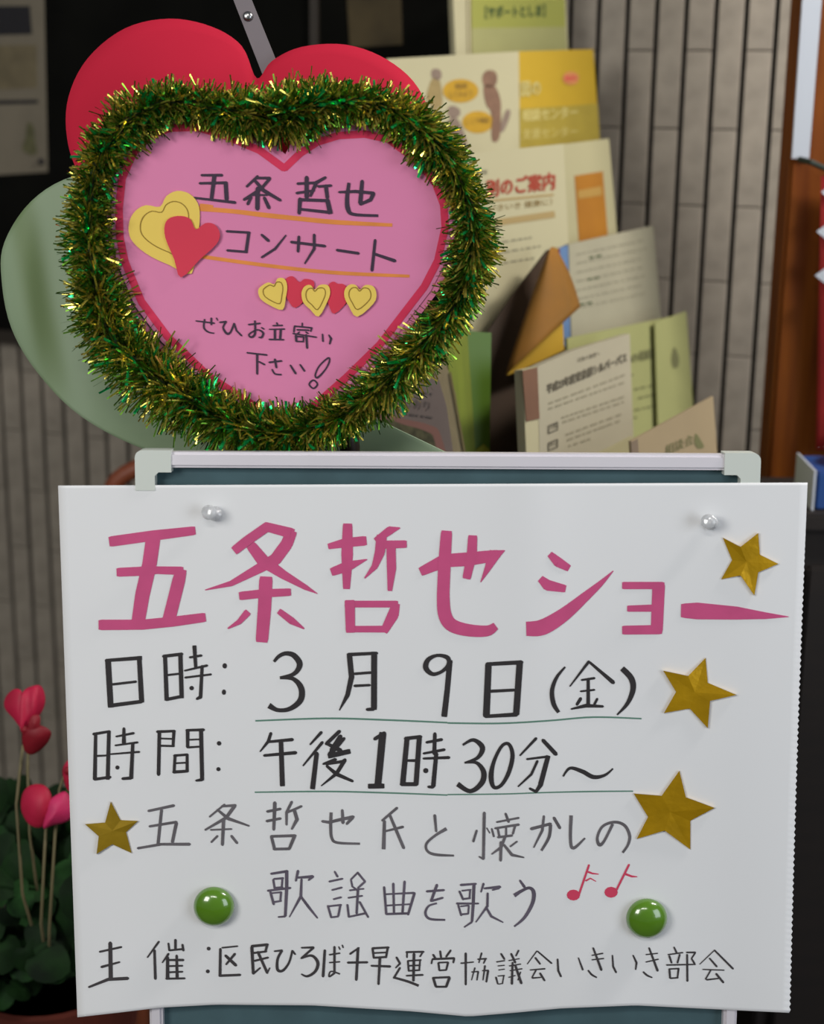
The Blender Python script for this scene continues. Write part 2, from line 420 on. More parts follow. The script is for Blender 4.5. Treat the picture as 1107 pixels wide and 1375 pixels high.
for j in range(NY * 4):
    for i in range(NX):
        a = j * n1 + i; fs.append((a, a + n1, a + n1 + 1, a + 1)); fs.append((tot + a, tot + a + 1, tot + a + n1 + 1, tot + a + n1))
for j in range(NY * 4):
    a, b = j * n1, (j + 1) * n1; fs.append((a, tot + a, tot + b, b)); a += NX; b += NX; fs.append((a, b, tot + b, tot + a))
for i in range(NX):
    fs.append((i, i + 1, tot + i + 1, tot + i)); a = NY * 4 * n1 + i; fs.append((a, tot + a, tot + a + 1, a + 1))
obj('paper_sheet', (vs, fs), poster_m, poster, smooth=True)
pink_m = mat('magenta_marker', (198, 76, 126), 0.7, var=0.05, scale=60)
blk_m = mat('black_marker', (40, 36, 38), 0.7, var=0.1, scale=80)
thin_m = mat('grey_brush_ink', (98, 94, 98), 0.8, var=0.2, scale=60)
pur_m = mat('purple_grey_brush_ink', (92, 84, 98), 0.8, var=0.2, scale=60)
foot_m = mat('black_brush_ink', (58, 54, 56), 0.8, var=0.25, scale=60)
grn_m = mat('dull_green_marker', (92, 132, 116), 0.8)
red_m = mat('red_marker', (208, 60, 92), 0.7)
ink = Ink(PO, 110, 690, 3.69)
ink.add('''150,136,52 350,108,52 550,84,44; 352,130,72 335,250,72 300,400,72 278,540,66; 185,289,44 300,284,46 370,279,38 490,282,42;
490,290,56 480,330,64 455,430,64 432,520,64; 98,550,52 300,549,50 450,534,50 600,514,46;
764,176,46 820,132,48 915,66,48; 915,64,46 1035,95,52; 1036,98,56 1015,150,60 960,225,60 860,280,46 740,345,28 612,377,5;
845,165,52 900,235,62 1000,302,44 1110,365,26 1167,395,4; 912,330,66 905,470,66 893,618,62; 792,406,42 900,394,42 1025,388,38;
818,492,36 780,535,26 725,567,8; 982,486,30 1040,530,36 1100,568,8''', 1.0)
ink.region(410, 690, 3.69)
ink.add('''122,160,30 200,143,46 290,134,48; 210,62,48 208,200,58 205,362,36; 140,285,42 210,260,52 305,226,6;
468,70,8 420,82,42 355,128,30; 378,120,52 370,190,50 345,260,32 295,318,6; 400,152,40 492,150,38; 425,150,46 428,270,46 420,375,24;
221,442,50 224,575,46; 206,447,34 450,447,34; 448,455,42 436,500,56 395,575,40; 212,571,32 400,571,34;
583,282,46 690,232,66 800,225,68 900,212,60 950,200,44 988,182,6; 935,205,60 905,270,32 870,338,4; 830,120,46 826,200,50 802,310,42;
700,100,56 690,250,62 684,400,62''', 1.0)
ink.add('c 684,390,62 690,490,66 722,548,66 800,575,62 900,580,54 945,555,38', 1.0)
ink.region(690, 690, 2.838)
ink.add('''143,158,26 170,184,38 205,204,28; 108,252,30 130,272,42 190,284,30;c 48,438,54 110,432,60 190,385,52 280,310,34 335,262,20 380,217,3;
422,273,28 565,273,28; 553,275,48 546,440,46; 440,361,24 540,359,28; 424,443,34 555,441,36; 655,369,56 700,370,64 850,378,50 960,388,26 1048,392,3''', 1.0)
ink.make('title_character', pink_m, poster, 'thick magenta title character')
ink = Ink(PO, 110, 860, 4.6125)
ink.add('''162,130,32 178,405,32; 150,124,18 365,108,22; 355,105,26 370,375,28; 190,272,14 335,255,14; 180,403,22 370,378,20;
515,95,22 525,365,24; 505,98,18 620,84,18; 610,85,24 618,350,24; 525,215,12 610,205,12; 522,366,18 620,346,18;
697,38,22 705,165,18; 668,105,12 740,93,14; 637,187,10 775,155,14; 640,230,12 800,210,12; 745,160,18 735,350,20 712,362,14; d 680,295,28;
d 885,157,28,34; d 880,320,26,34;
85,585,18 80,855,22; 72,580,16 172,563,14; 167,565,20 160,855,22; 88,715,12 165,712,10; 78,860,16 175,846,16;
260,545,16 260,630,22; 212,595,10 320,574,14; 207,650,10 345,631,12; 165,705,9 355,690,12; 315,640,18 305,850,22; 305,852,18 252,856,16; d 220,787,26;
480,565,20 475,830,20; 467,565,16 575,561,14; 570,562,18 565,650,16; 490,607,10 570,610,10; 490,652,12 570,654,12;
655,560,20 655,660,18; 648,556,14 755,553,16; 738,555,22 745,860,22; 745,862,18 708,868,12; 660,615,10 735,612,9; 660,662,12 735,657,11;
577,712,16 571,815,16; 572,713,14 655,707,14; 652,708,16 652,808,18; 585,760,10 645,757,10; 568,815,18 656,809,16; d 850,637,28; d 846,797,26''', 1.14)
ink.region(330, 860, 3.69)
ink.add('''c 140,105,12 165,78,16 200,64,19 240,75,24 268,118,26 240,165,18 170,185,12; c 170,185,12 235,190,18 275,235,26 272,295,26 220,338,20 160,345,18 115,322,26;
515,80,24 525,180,24 505,270,20 465,345,5; 508,70,16 650,63,14; 637,64,26 636,335,26; 634,340,16 602,342,14; 540,165,12 620,159,12; 540,225,12 615,221,11;
o 1000,85,20 950,74,14 905,95,20 893,135,24 925,166,18 970,155,14 1005,120,18; 1012,105,24 1000,240,24 985,370,26;
125,460,14 112,500,14 72,550,6; 115,502,12 232,491,15; 92,570,12 248,556,16; 175,500,20 182,715,22;
375,455,14 320,515,8; 380,505,14 285,620,7; 352,560,20 332,730,22; 465,450,16 400,512,16; 488,485,14 420,562,22; 405,512,14 470,545,20; 415,572,22 512,550,22;
445,590,16 385,612,10; 400,612,12 490,598,14; 492,592,18 450,660,16 375,720,5; 402,622,12 450,662,18 530,697,12; 470,475,20 425,545,20;
640,488,16 688,458,16; 679,465,32 656,712,30; 614,722,22 680,721,22;
800,485,22 779,705,24; 792,486,16 868,477,16; 861,478,22 845,708,22; 800,595,11 850,595,13; 772,712,18 848,712,18; 938,462,16 935,560,18; 897,505,12 972,491,14; 882,560,10 985,541,13; 882,585,10 1008,580,14; 945,560,18 930,722,20; 928,727,14 906,725,12; d 893,645,26''', 1.14)
ink.region(600, 860, 3.9536)
ink.add('''222,130,30 211,395,32; 214,126,18 398,116,20; 388,120,30 370,385,30; 225,270,15 360,263,14; 205,403,16 372,393,20;
c 630,140,8 585,195,15 560,265,20 568,335,22 595,382,16; 755,112,14 655,243,6; 760,116,12 885,223,20; 717,210,10 785,200,12; 712,270,9 785,262,10; 752,205,15 752,345,18; 712,308,16 692,340,14; 800,310,12 785,338,12; 662,364,8 740,346,18 830,350,12;
c 932,148,26 980,200,28 990,260,26 960,335,18 905,395,7; c 85,555,10 142,528,17 190,568,25 165,622,17 95,650,9; c 100,648,10 160,650,16 197,700,25 185,758,25 125,800,20 58,762,24;
o 330,550,16 292,562,15 252,640,17 236,720,24 250,778,18 290,768,16 330,700,20 350,610,20; 475,520,14 390,610,8; 512,530,18 580,603,20; 427,630,10 540,616,12; 482,640,12 450,710,12 380,775,7; 538,618,22 500,760,24; 500,765,22 475,803,14 442,786,12;
c 618,722,8 655,678,14 720,695,20 780,725,20 840,715,13 884,680,7''', 1.14)
ink.make('character', blk_m, poster, 'black character of the date and time lines')
ink = Ink(PO, 330, 860, 3.69)
ink.add('c 48,398,8 400,386,9 700,394,9 1000,407,8; c 45,752,7 400,748,8 700,755,8 1000,766,7', 1.0)
ink.region(600, 860, 3.9536)
ink.add('c 5,438,9 280,440,9 540,426,9 780,407,9 1035,415,8; c 5,818,7 300,815,7 500,808,7 750,802,8 990,800,7', 1.0)
ink.make('underline', grn_m, poster, 'dull green underline')
ink = Ink(PO, 170, 1065, 4.258)
ink.add('''125,102,11 270,71,13; 200,95,13 180,292,14; 132,190,11 285,165,12; 285,170,15 262,280,14; 65,315,11 200,292,12 360,292,14;
560,65,9 475,135,8; 545,75,10 620,70,13; 620,70,16 570,140,14 450,210,9; 520,95,10 580,145,15 700,187,8; 555,150,15 548,295,13; 482,210,8 600,205,8; 520,245,10 485,280,9; 600,245,12 632,285,12;
805,105,12 880,90,12; 802,160,12 880,145,12; 848,55,16 842,208,13; 945,50,12 915,110,12 915,180,10; 920,110,10 1000,75,11; 960,100,15 975,150,16 945,205,9; 828,247,13 845,315,13; 828,247,12 965,243,13; 960,247,15 932,315,13; 842,320,12 932,318,12''', 1.3)
ink.region(420, 1065, 5.032)
ink.add('''65,190,14 110,197,16 190,178,17 275,160,17; c 125,130,16 122,230,16 130,305,15 170,335,14 320,342,12; 200,115,14 205,200,18; 270,165,18 230,208,13;
570,100,14 470,185,12; 485,190,16 480,372,20; 480,260,10 610,228,14; 522,150,14 560,240,16 615,370,16; 825,150,15 835,258,12; c 905,240,18 830,285,13 770,340,13 775,390,13 830,415,15 955,422,10''', 1.3)
ink.region(620, 1070, 4.428)
ink.add('''90,200,10 70,265,11; 135,95,14 130,368,13; 130,370,10 105,355,7; 150,185,6 168,215,6; 262,100,11 280,148,13; 210,150,9 340,125,10; 200,187,10 340,165,12; 215,187,10 225,235,11; 265,177,9 265,230,10; 320,167,11 305,220,10; 217,240,11 300,230,11;
260,235,13 235,300,13 180,340,7; 235,270,14 232,378,13; 252,285,11 300,345,14 370,360,7; 330,265,8 290,295,8; 180,190,9 192,235,10; 415,190,15 530,160,13; c 530,165,15 520,240,14 475,320,11; 490,115,11 480,200,13 430,300,7; 550,125,14 585,185,14;
c 652,110,16 648,250,14 665,305,14 735,245,8; c 900,160,13 850,260,12 820,285,16 808,240,12 840,175,12 910,150,13 970,170,14 1000,230,14 990,285,12 958,332,10''', 1.3)
ink.make('character', thin_m, poster, 'thin grey character of the fourth line')
ink = Ink(PO, 350, 1160, 5.271)
ink.add('''75,70,13 190,52,15; 95,107,11 160,101,12; 90,112,12 100,172,12; 155,102,11 150,165,11; 97,170,11 155,165,11; 185,55,18 185,170,18 175,368,15; 172,372,11 127,376,9; 52,190,12 210,170,13; 70,200,13 93,285,14; 82,207,9 145,200,10; 145,200,12 140,260,11; 97,270,11 145,262,10;
265,50,15 250,120,11; 265,97,12 370,90,18; 370,92,13 340,115,10; 290,110,12 285,230,16 205,375,6; 285,230,13 340,305,15 402,382,9;
525,55,11 545,90,12; 487,125,11 580,105,11; 507,185,10 575,167,11; 517,250,10 570,236,11; 477,297,12 500,378,12; 482,300,10 570,290,11; 565,292,12 550,368,12; 502,378,10 550,372,10;
690,60,10 640,110,10; 690,65,12 740,125,12; 640,112,10 650,160,11; 740,125,12 690,170,11; 650,160,10 690,190,11; 632,187,10 730,176,9; 622,240,10 720,226,10; 690,180,14 680,350,13; 615,290,12 625,375,12; 625,375,10 740,350,12; 702,270,12 762,377,11;
875,165,13 890,355,13; 882,215,9 1085,205,12; 1090,207,15 1045,358,13; 892,355,13 1048,350,13; 892,295,10 1060,285,9; 940,140,14 945,350,12; 1020,125,14 1005,350,13''', 1.3)
ink.region(550, 1160, 5.826)
ink.add('''137,215,15 270,205,14; 215,165,17 170,290,16; 175,290,14 260,265,13; c 215,308,11 150,330,12 125,385,15 160,430,15 280,438,12;
402,165,15 520,156,13; 392,215,13 420,278,13; 412,210,10 480,202,10; 475,205,11 470,270,11; 420,275,12 475,268,11; 505,162,19 500,300,19 490,448,16; 488,455,13 430,494,9; 372,310,14 540,310,11; 382,322,12 405,402,13; 402,332,10 465,325,10; 465,327,11 460,390,11; 407,395,12 460,390,11;
580,155,14 560,220,9; 587,192,12 708,180,18; 700,190,13 650,205,9; 612,230,13 610,330,15 520,455,7; 600,340,13 640,410,15 732,457,8; 865,130,13 900,180,17;c 820,248,24 880,210,18 940,188,18 973,225,24 962,310,22 900,420,18 820,490,10''', 1.3)
ink.make('character', pur_m, poster, 'thin purple-grey character of the fifth line')
ink = Ink(PO, 110, 1255, 4.258)
ink.add('''162,48,18 165,250,20; 102,98,10 225,71,10; 112,185,12 215,157,9; 40,300,10 150,256,15 262,250,16; 440,40,10 375,130,7; 415,90,12 420,252,13; 495,50,9 500,90,10; 535,30,12 535,85,12; 502,90,9 580,82,10; 575,57,10 580,90,12; 495,110,11 460,160,6; 490,130,14 490,250,17; 492,145,10 580,145,12; 542,120,12 545,250,15; 502,180,9 575,178,9; 502,215,9 575,212,9; 482,252,10 588,250,10;
d 725,80,22; d 720,210,22; 802,75,8 890,66,8; 792,82,12 790,232,14; 787,235,12 905,230,12; 875,110,12 825,170,9; 822,120,13 880,175,15; 972,72,15 980,222,13; 972,66,13 1062,57,13; 1060,58,12 1050,95,11; 982,105,10 1055,96,10; 987,150,10 1065,131,10; 982,222,10 1020,190,8; 1007,100,13 1060,218,13; 1060,218,9 1075,190,6''', 1.22)
ink.region(360, 1255, 4.258)
ink.add('''37,95,8 80,90,10; c 80,90,12 55,140,12 55,200,14 85,205,12 120,160,10 140,90,10; 140,92,9 155,112,9; 192,75,8 260,73,11; 260,75,11 190,135,9; c 190,135,9 250,120,12 285,160,15 270,210,13 225,238,11 190,225,7;
325,90,12 315,238,13; 352,115,8 410,106,8; 380,70,11 380,220,11; 352,160,7 410,155,7; c 380,220,10 350,240,8 360,210,7 412,225,8; 405,70,7 412,84,7; 425,60,7 430,74,7; 520,75,8 470,110,10; 457,160,11 568,158,11; 515,78,13 505,258,13;
598,78,11 605,133,10; 600,78,11 690,73,10; 685,75,11 675,130,10; 608,105,8 675,102,8; 608,132,10 675,128,10; 592,178,10 698,182,12; 640,135,13 632,283,11; 735,130,10 755,165,10 730,190,6; 755,190,10 720,248,10; c 720,245,11 800,268,12 862,292,12;
792,100,10 890,98,10; 795,102,8 795,130,8; 885,100,8 870,125,8; 802,150,8 875,145,8; 800,150,9 805,208,9; 870,147,8 865,203,8; 805,178,8 870,175,8; 805,207,8 868,203,8; 792,235,8 885,230,10; 835,110,13 832,263,12;
945,115,10 960,140,10; 985,95,10 990,130,10; 1045,90,10 1020,125,10; 942,140,10 1065,135,11; 940,142,8 935,165,8; 1065,137,10 1060,160,9; 975,162,10 980,203,9; 977,160,8 1030,158,8; 1030,160,10 1020,200,9; 980,205,8 1020,202,8; 945,247,12 960,296,12; 947,247,10 1038,243,10; 1038,247,13 1020,296,12; 960,298,10 1020,298,10''', 1.22)
ink.region(600, 1260, 5.535)
ink.add('''107,185,10 200,176,8; 142,112,15 142,343,13; 232,155,9 295,151,11; 260,110,11 240,180,8; 290,152,11 275,185,9; 187,250,8 235,246,9; 210,220,10 185,310,6; 235,247,11 225,310,8; 267,240,8 310,238,10; 285,205,12 270,310,7; 308,242,14 295,323,11;
405,115,12 430,155,11; 372,175,8 430,166,8; 382,205,7 430,200,7; 387,235,7 430,229,7; 367,290,12 380,338,10; 382,280,7 430,276,8; 425,277,8 415,335,8; 387,340,7 418,335,7; 480,115,13 510,180,14; 535,90,11 515,130,9; 462,165,7 540,151,7; 467,205,8 550,191,8; 472,240,7 560,226,8; 490,180,12 485,338,15; 462,290,7 510,276,7; 510,200,14 555,333,16; 550,250,8 530,310,7;
670,95,8 600,190,6; 675,95,9 780,185,11; 660,145,12 695,190,11; 622,235,8 730,226,10; 665,235,10 635,290,8; 637,295,10 700,290,8; 695,260,13 728,313,12; 825,155,11 830,240,13 850,283,12; 980,145,8 1012,233,12''', 1.22)
ink.region(780, 1260, 5.032)
ink.add('''77,115,7 150,101,8; 77,145,7 155,136,8; 85,65,10 140,213,14; c 50,215,9 75,245,11 110,265,8; 215,115,8 220,190,11 240,230,11; 355,115,8 378,165,12 372,210,8; 442,110,7 520,101,7; 442,160,7 525,141,8; 463,65,10 520,218,14; c 422,225,9 450,250,11 485,265,7;
632,60,9 650,100,11; 592,110,8 690,96,8; 600,120,11 615,165,10; 670,110,10 655,165,10; 582,180,9 775,176,8; 600,207,11 605,268,11; 602,207,8 665,204,9; 662,207,11 655,265,9; 607,270,9 658,266,9; 720,110,11 722,288,12; 717,95,9 775,95,11; 775,98,9 750,135,8; 750,137,9 770,170,11;
905,80,6 805,175,5; 905,80,9 1030,205,11; 872,135,9 920,190,11; 827,210,7 970,215,7; 880,215,8 845,275,8; 852,280,9 930,271,8; 917,240,12 965,298,12''', 1.22)
ink.make('character', foot_m, poster, 'small black character of the bottom line')
ink = Ink(PO, 740, 1150, 7.907)
for hx, hy in ((240, 410), (640, 380)): ink.dot(hx, hy, 142, 116)
ink.add('300,400,20 405,92,20; 400,165,20 440,180,17 505,188,10; 372,258,16 420,232,12 478,264,8; 690,370,20 830,88,20; 802,190,22 860,212,20 915,215,9', 1.1)
ink.make('music_note', red_m, poster, 'red hand-drawn music note')
# foil stars stuck on the poster
gold = mat('gold_foil', (214, 166, 22), 0.32, 0.6, var=0.12, scale=45, bump=0.5)
gold2 = mat('dull_gold_foil', (160, 130, 24), 0.45, 0.5, var=0.12, scale=45, bump=0.3)
def star(pts, reg, m, label, seed):
    ox, oy, q = reg; P_ = [(ox + x / q, oy + y / q) for x, y in pts]
    cx = sum(p[0] for p in P_) / len(P_); cy = sum(p[1] for p in P_) / len(P_)
    rnd = random.Random(seed); vs = [PO(cx, cy, 0.0016)]
    for x, y in P_: vs.append(PO(x, y, 0.0006 + rnd.uniform(0, 0.0022)))
    for x, y in P_: vs.append(PO(x, y, 0.0001))
    n = len(P_); fs = [(0, 1 + (i + 1) % n, 1 + i) for i in range(n)] + [(1 + i, 1 + (i + 1) % n, 1 + n + (i + 1) % n, 1 + n + i) for i in range(n)]
    obj('star_sticker', (vs, fs), m, poster, label)
star([(630, 105), (745, 165), (860, 75), (870, 215), (990, 275), (860, 330), (835, 480), (745, 350), (620, 375), (690, 250)], (840, 700, 4.813), gold, 'small gold foil star by the top right pin', 1)
star([(250, 150), (415, 185), (530, 65), (545, 230), (735, 310), (560, 350), (545, 530), (425, 400), (255, 430), (335, 290)], (840, 870, 4.9125), gold, 'gold foil star beside the date line', 2)
star([(55, 960), (240, 975), (357, 810), (400, 985), (590, 1055), (430, 1140), (430, 1330), (260, 1205), (75, 1260), (150, 1115)], (840, 870, 4.9125), gold, 'largest gold foil star at the end of the underline', 3)
star([(225, 75), (285, 190), (395, 195), (320, 265), (355, 395), (235, 340), (137, 400), (150, 290), (65, 215), (190, 205)], (100, 1060, 4.6125), gold2, 'dull gold foil star on the left', 4)
# magnets and pins
mag_m = mat('glossy_green_plastic', (84, 128, 26), 0.22, coat=1.0, spec=0.6)
mag_r = mat('dark_magnet_core', (50, 56, 50), 0.6)
def magnet(px, py, r, label):
    c = PO(px, py, 0.0002); k = 1.28 / F
    R_ = r * k
    e = empty('magnet', c, label, 'magnet', 'green board magnets on the poster')
    obj('cap', lathe(c, [(R_ * 0.97, 0.0012), (R_, 0.003), (R_ * .98, 0.0050), (R_ * .9, 0.0076), (R_ * .74, 0.0100), (R_ * .5, 0.0119), (R_ * .25, 0.0128), (R_ * .02, 0.0131)], 40, BN), mag_m, e, smooth=True)
    obj('core', lathe(c, [(R_ * .8, 0.0), (R_ * .8, 0.0013)], 24, BN), mag_r, e)
magnet(288, 1215, 27.5, 'left round green glossy magnet, below the dull gold star')
magnet(868, 1231, 27.8, 'right round green glossy magnet, below the red music notes')
pin_m = mat('clear_plastic', (240, 242, 244), 0.1, trans=0.5, coat=0.5, spec=0.6)
steel = mat('steel', (170, 170, 170), 0.3, 1.0)
def pin(px, py, label):
    c = PO(px, py, 0.0)
    a = (BN + RT * -0.35 + UP * 0.25).normalized()
    e = empty('push_pin', c, label, 'push pin', 'clear push pins at the top of the poster')
    obj('head', lathe(c, [(0.0055, 0.0006), (0.0060, 0.0018), (0.0052, 0.0028), (0.0036, 0.0042), (0.0034, 0.0095), (0.0052, 0.0112), (0.0060, 0.0124), (0.0056, 0.0142), (0.0030, 0.0150)], 20, a), pin_m, e, smooth=True)
    obj('needle', lathe(c - a * 0.004, [(0.0006, 0), (0.0006, 0.008)], 8, a), steel, e)
pin(290, 690, 'clear plastic push pin at the top left of the poster')
pin(955, 702, 'clear plastic push pin at the top right of the poster')

# ------------------------------------------------------------------ board stand
alu = mat('satin_aluminium', (222, 218, 224), 0.42, 0.1, var=0.03, scale=8, spec=0.5)
cap_m = mat('pale_grey_plastic', (206, 212, 204), 0.5)
teal = mat('blue_green_chalkboard', (66, 92, 98), 0.85, var=0.12, scale=25)
O = BP(601.5, 607, -0.004); D = (BP(586, 1360, -0.004) - O); ey = D.normalized()
ex = (BP(1017, 609.5, -0.004) - BP(185, 605.5, -0.004)).normalized(); ey = (ey - ex * ey.dot(ex)).normalized(); en = BN
BW = 0.492; BH = 0.76
def bl(u, v, o=0.0): return O + ex * u + ey * v + en * o
bd_c = bl(0, BH)
stand = empty('chalkboard_stand', (bd_c.x, bd_c.y, 0), 'teal chalkboard sign stand in an aluminium frame behind the poster', 'sign board')
obj('board', box(bl(0, BH / 2, -0.008), BW - 0.02, BH - 0.02, 0.006, ex, ey, en), teal, stand)
tw = 0.0125
def rail(c, lu, lv, name):
    horiz = lu > lv
    vf = box(c, lu, lv, 0.014, ex, ey, en, bev=0.0022)
    return obj(name, vf, alu, stand, smooth=False)
rail(bl(0, tw / 2 + 0.0005, -0.002), BW - 0.05, tw, 'frame_rail'); rail(bl(0, BH - tw / 2, -0.002), BW - 0.05, tw, 'frame_rail')
rail(bl(-BW / 2 + 0.0065, BH / 2, -0.002), 0.011, BH - 0.05, 'frame_rail'); rail(bl(BW / 2 - 0.0065, BH / 2, -0.002), 0.011, BH - 0.05, 'frame_rail')
for sx in (-1, 1):
    for sy in (0, 1):
        cy = 0 if sy == 0 else BH
        dy = 1 if sy == 0 else -1
        cxx = sx * BW / 2
        pts = [(0, 0), (-sx * 0.0285, 0), (-sx * 0.0285, 0.0175), (-sx * 0.0185, 0.0175), (-sx * 0.0155, 0.020), (-sx * 0.0155, 0.032), (0, 0.032)]
        # round the outer corner
        arc = [(-sx * (0.006 - 0.006 * math.sin(a)), 0.006 - 0.006 * math.cos(a)) for a in (0, PI / 8, PI / 4, 3 * PI / 8, PI / 2)]
        P2 = arc + [(0, 0.032), (-sx * 0.0155, 0.032), (-sx * 0.0155, 0.0205), (-sx * 0.0185, 0.0175), (-sx * 0.0285, 0.0175), (-sx * 0.0285, 0)]
        f = [bl(cxx + sx * 0.001 + x, cy + dy * (y - 0.001), 0.0065) for x, y in P2]
        obj('corner_cap', slab(f, [v - en * 0.017 for v in f]), cap_m, stand)
for sx in (-1, 1):
    a = bl(sx * (BW / 2 - 0.012), BH, -0.006); k = a.z / -ey.z
    obj('leg', tube([a - ey * 0.02, a + ey * k], 0.009, 12), alu, stand)
    t = bl(sx * (BW / 2 - 0.03), 0.10, -0.016); bt = Vector((t.x, t.y + 0.26, 0.0))
    obj('back_strut', tube([t, bt], 0.007, 10), alu, stand)
# ------------------------------------------------------------------ hearts on a dark pole behind the board
HP = Plane(BP(380, 400, -0.040), BN)      # plane of the pink heart
card_red = mat('crimson_card', (196, 34, 60), 0.85, var=0.05, scale=6, spec=0.2)
card_green = mat('pale_green_card', (142, 160, 134), 0.6, rgb2=(128, 150, 114), scale=3.0, stretch=(3, 3, 0.7))
pink_card = mat('pink_card', (226, 128, 168), 0.75, var=0.02, scale=8)
pole_m = mat('dark_brown_metal', (40, 30, 20), 0.5, 0.3)
pp = HP(470, 600, -0.022)
pole = empty('display_pole', (pp.x, pp.y, 0), 'dark pole and grey riveted arm holding up the paper hearts', 'pole')
ptop = HP(430, 260, -0.022); pbot = HP(470, 600, -0.022); dr = Vector((0, 0, 1))
obj('pole', tube([Vector((pbot.x, pbot.y, 0.0)), pbot, HP(456, 470, -0.022)], 0.0085, 14), pole_m, pole, smooth=True)
obj('foot', box((pbot.x, pbot.y, 0.006), 0.14, 0.10, 0.012, bev=0.003), pole_m, pole)
arm_m = mat('grey_painted_steel', (112, 104, 108), 0.5, 0.2, var=0.06)
AP = Plane(HP(400, 200, -0.050), BN)
arm = obj('arm', pslab(AP, [(298, -40), (322, -40), (472, 330), (446, 340)], 0.0, 0.003), arm_m, pole, 'grey flat steel arm')
obj('rivet', lathe(AP(333, 22), [(0.0042, 0), (0.0040, 0.0012), (0.0022, 0.0024)], 14, BN), steel, arm, smooth=True)
def edge_roll(a, w=0.25):                 # slight pillow towards the edge
    return lambda x, y, t: -a * max(0, (t - (1 - w)) / w) ** 2
redh = cr([(345, 105), (325, 62), (285, 36), (228, 25), (168, 38), (118, 78), (92, 130), (90, 185), (108, 240), (165, 355), (260, 470), (375, 565),
           (470, 480), (545, 370), (588, 250), (585, 180), (562, 118), (520, 80), (465, 60), (405, 63), (365, 82)], 5, True)
RP_ = Plane(HP(380, 300, -0.034), BN)
rh = obj('red_heart', sheet([(x, y) for x, y in redh], (340, 260), RP_, 0.002, 14, 0.0,
         lambda x, y, t: 0.007 * (1 - ((abs(x - 345) - 125) / 150) ** 2) - 0.010 * t ** 3), card_red, smooth=True)
setp(rh, 'large crimson paper heart behind the tinsel-edged pink heart', 'heart decoration')
GP = Plane(HP(300, 430, -0.050), BN)
gh = cr([(270, 250), (190, 225), (100, 236), (42, 270), (6, 325), (2, 375), (15, 440), (50, 500), (110, 560), (200, 606), (330, 645), (480, 660), (650, 640),
         (560, 592), (490, 556), (440, 480), (400, 360), (345, 280)], 5, True)
def green_wave(x, y, t):
    # a soft vertical valley down the left lobe, then a low ridge
    c = 52 + (y - 350) * 0.10
    q = (x - (c - 10)) / 9; return 0.012 / (1 + math.exp(max(-30, min(30, q)))) * math.exp(-((y - 370) / 150) ** 4) * (1 - t ** 6) + 0.004 * math.exp(-((x - 120) / 50) ** 2) - 0.003 * t ** 4
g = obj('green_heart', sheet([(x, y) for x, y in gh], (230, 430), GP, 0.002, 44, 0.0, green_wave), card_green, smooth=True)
setp(g, 'pale green heart-shaped cutout lowest and leftmost of the three hearts', 'heart decoration')
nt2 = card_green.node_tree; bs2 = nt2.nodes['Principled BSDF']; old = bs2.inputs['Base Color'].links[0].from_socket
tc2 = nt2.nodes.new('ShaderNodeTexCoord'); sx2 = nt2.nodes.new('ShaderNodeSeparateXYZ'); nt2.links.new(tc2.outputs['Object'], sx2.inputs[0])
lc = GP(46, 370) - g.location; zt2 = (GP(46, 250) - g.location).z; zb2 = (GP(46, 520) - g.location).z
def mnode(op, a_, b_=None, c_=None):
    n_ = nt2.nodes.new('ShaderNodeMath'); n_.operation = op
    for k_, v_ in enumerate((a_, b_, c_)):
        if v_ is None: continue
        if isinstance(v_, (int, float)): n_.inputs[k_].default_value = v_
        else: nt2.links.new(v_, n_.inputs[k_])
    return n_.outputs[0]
xs = mnode('ADD', mnode('SUBTRACT', sx2.outputs[0], lc.x), mnode('MULTIPLY', mnode('SUBTRACT', sx2.outputs[2], lc.z), 0.17))  # shade of the fold, painted into the card colour as a darker green band
fold_shade_x = mnode('POWER', 2.718, mnode('MULTIPLY', mnode('POWER', mnode('ABSOLUTE', mnode('DIVIDE', xs, 0.0125)), 3.0), -1.0))
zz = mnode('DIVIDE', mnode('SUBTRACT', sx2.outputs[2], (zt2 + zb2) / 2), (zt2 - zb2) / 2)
fold_shade_z = mnode('POWER', 2.718, mnode('MULTIPLY', mnode('POWER', mnode('ABSOLUTE', zz), 4.0), -1.0))
mx = nt2.nodes.new('ShaderNodeMix'); mx.data_type = 'RGBA'; nt2.links.new(mnode('MULTIPLY', mnode('MULTIPLY', fold_shade_x, fold_shade_z), 0.85), mx.inputs[0])
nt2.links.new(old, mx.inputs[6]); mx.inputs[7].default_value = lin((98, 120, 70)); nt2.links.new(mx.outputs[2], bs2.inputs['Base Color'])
# pink heart
inner = [(382, 226), (403, 206), (426, 191), (455, 182), (490, 180), (522, 187), (562, 217), (585, 246), (596, 275), (598, 305), (588, 350), (570, 385), (553, 407), (510, 463),
         (465, 507), (425, 542), (383, 572), (345, 547), (280, 505), (225, 452), (190, 405), (168, 352), (161, 318), (160, 280), (164, 240), (179, 206), (200, 183), (229, 172), (265, 171), (307, 184), (349, 202)]
cx_, cy_ = 378, 345
def grow(pts, d):
    out = []; n = len(pts)
    for i, (x, y) in enumerate(pts):
        a, b = pts[i - 1], pts[(i + 1) % n]; tx, ty = b[0] - a[0], b[1] - a[1]; L = math.hypot(tx, ty)
        out.append((x + ty / L * d, y - tx / L * d))
    return out
pk = empty('pink_heart', HP(380, 570), 'pink heart sign with red border and handwritten lettering, edged in tinsel', 'heart sign')
obj('card', pslab(HP, grow(inner, 19), 0.0, 0.003), pink_card, pk)
def PH(x, y, o=0.0): return HP(x, y, 0.0004 + o)
pinker = mat('lilac_pink_paper', (222, 130, 172), 0.75, var=0.02, scale=8)
obj('face_paper', pslab(HP, grow(inner, 10.5), 0.0009, 0.0006), pinker, pk)
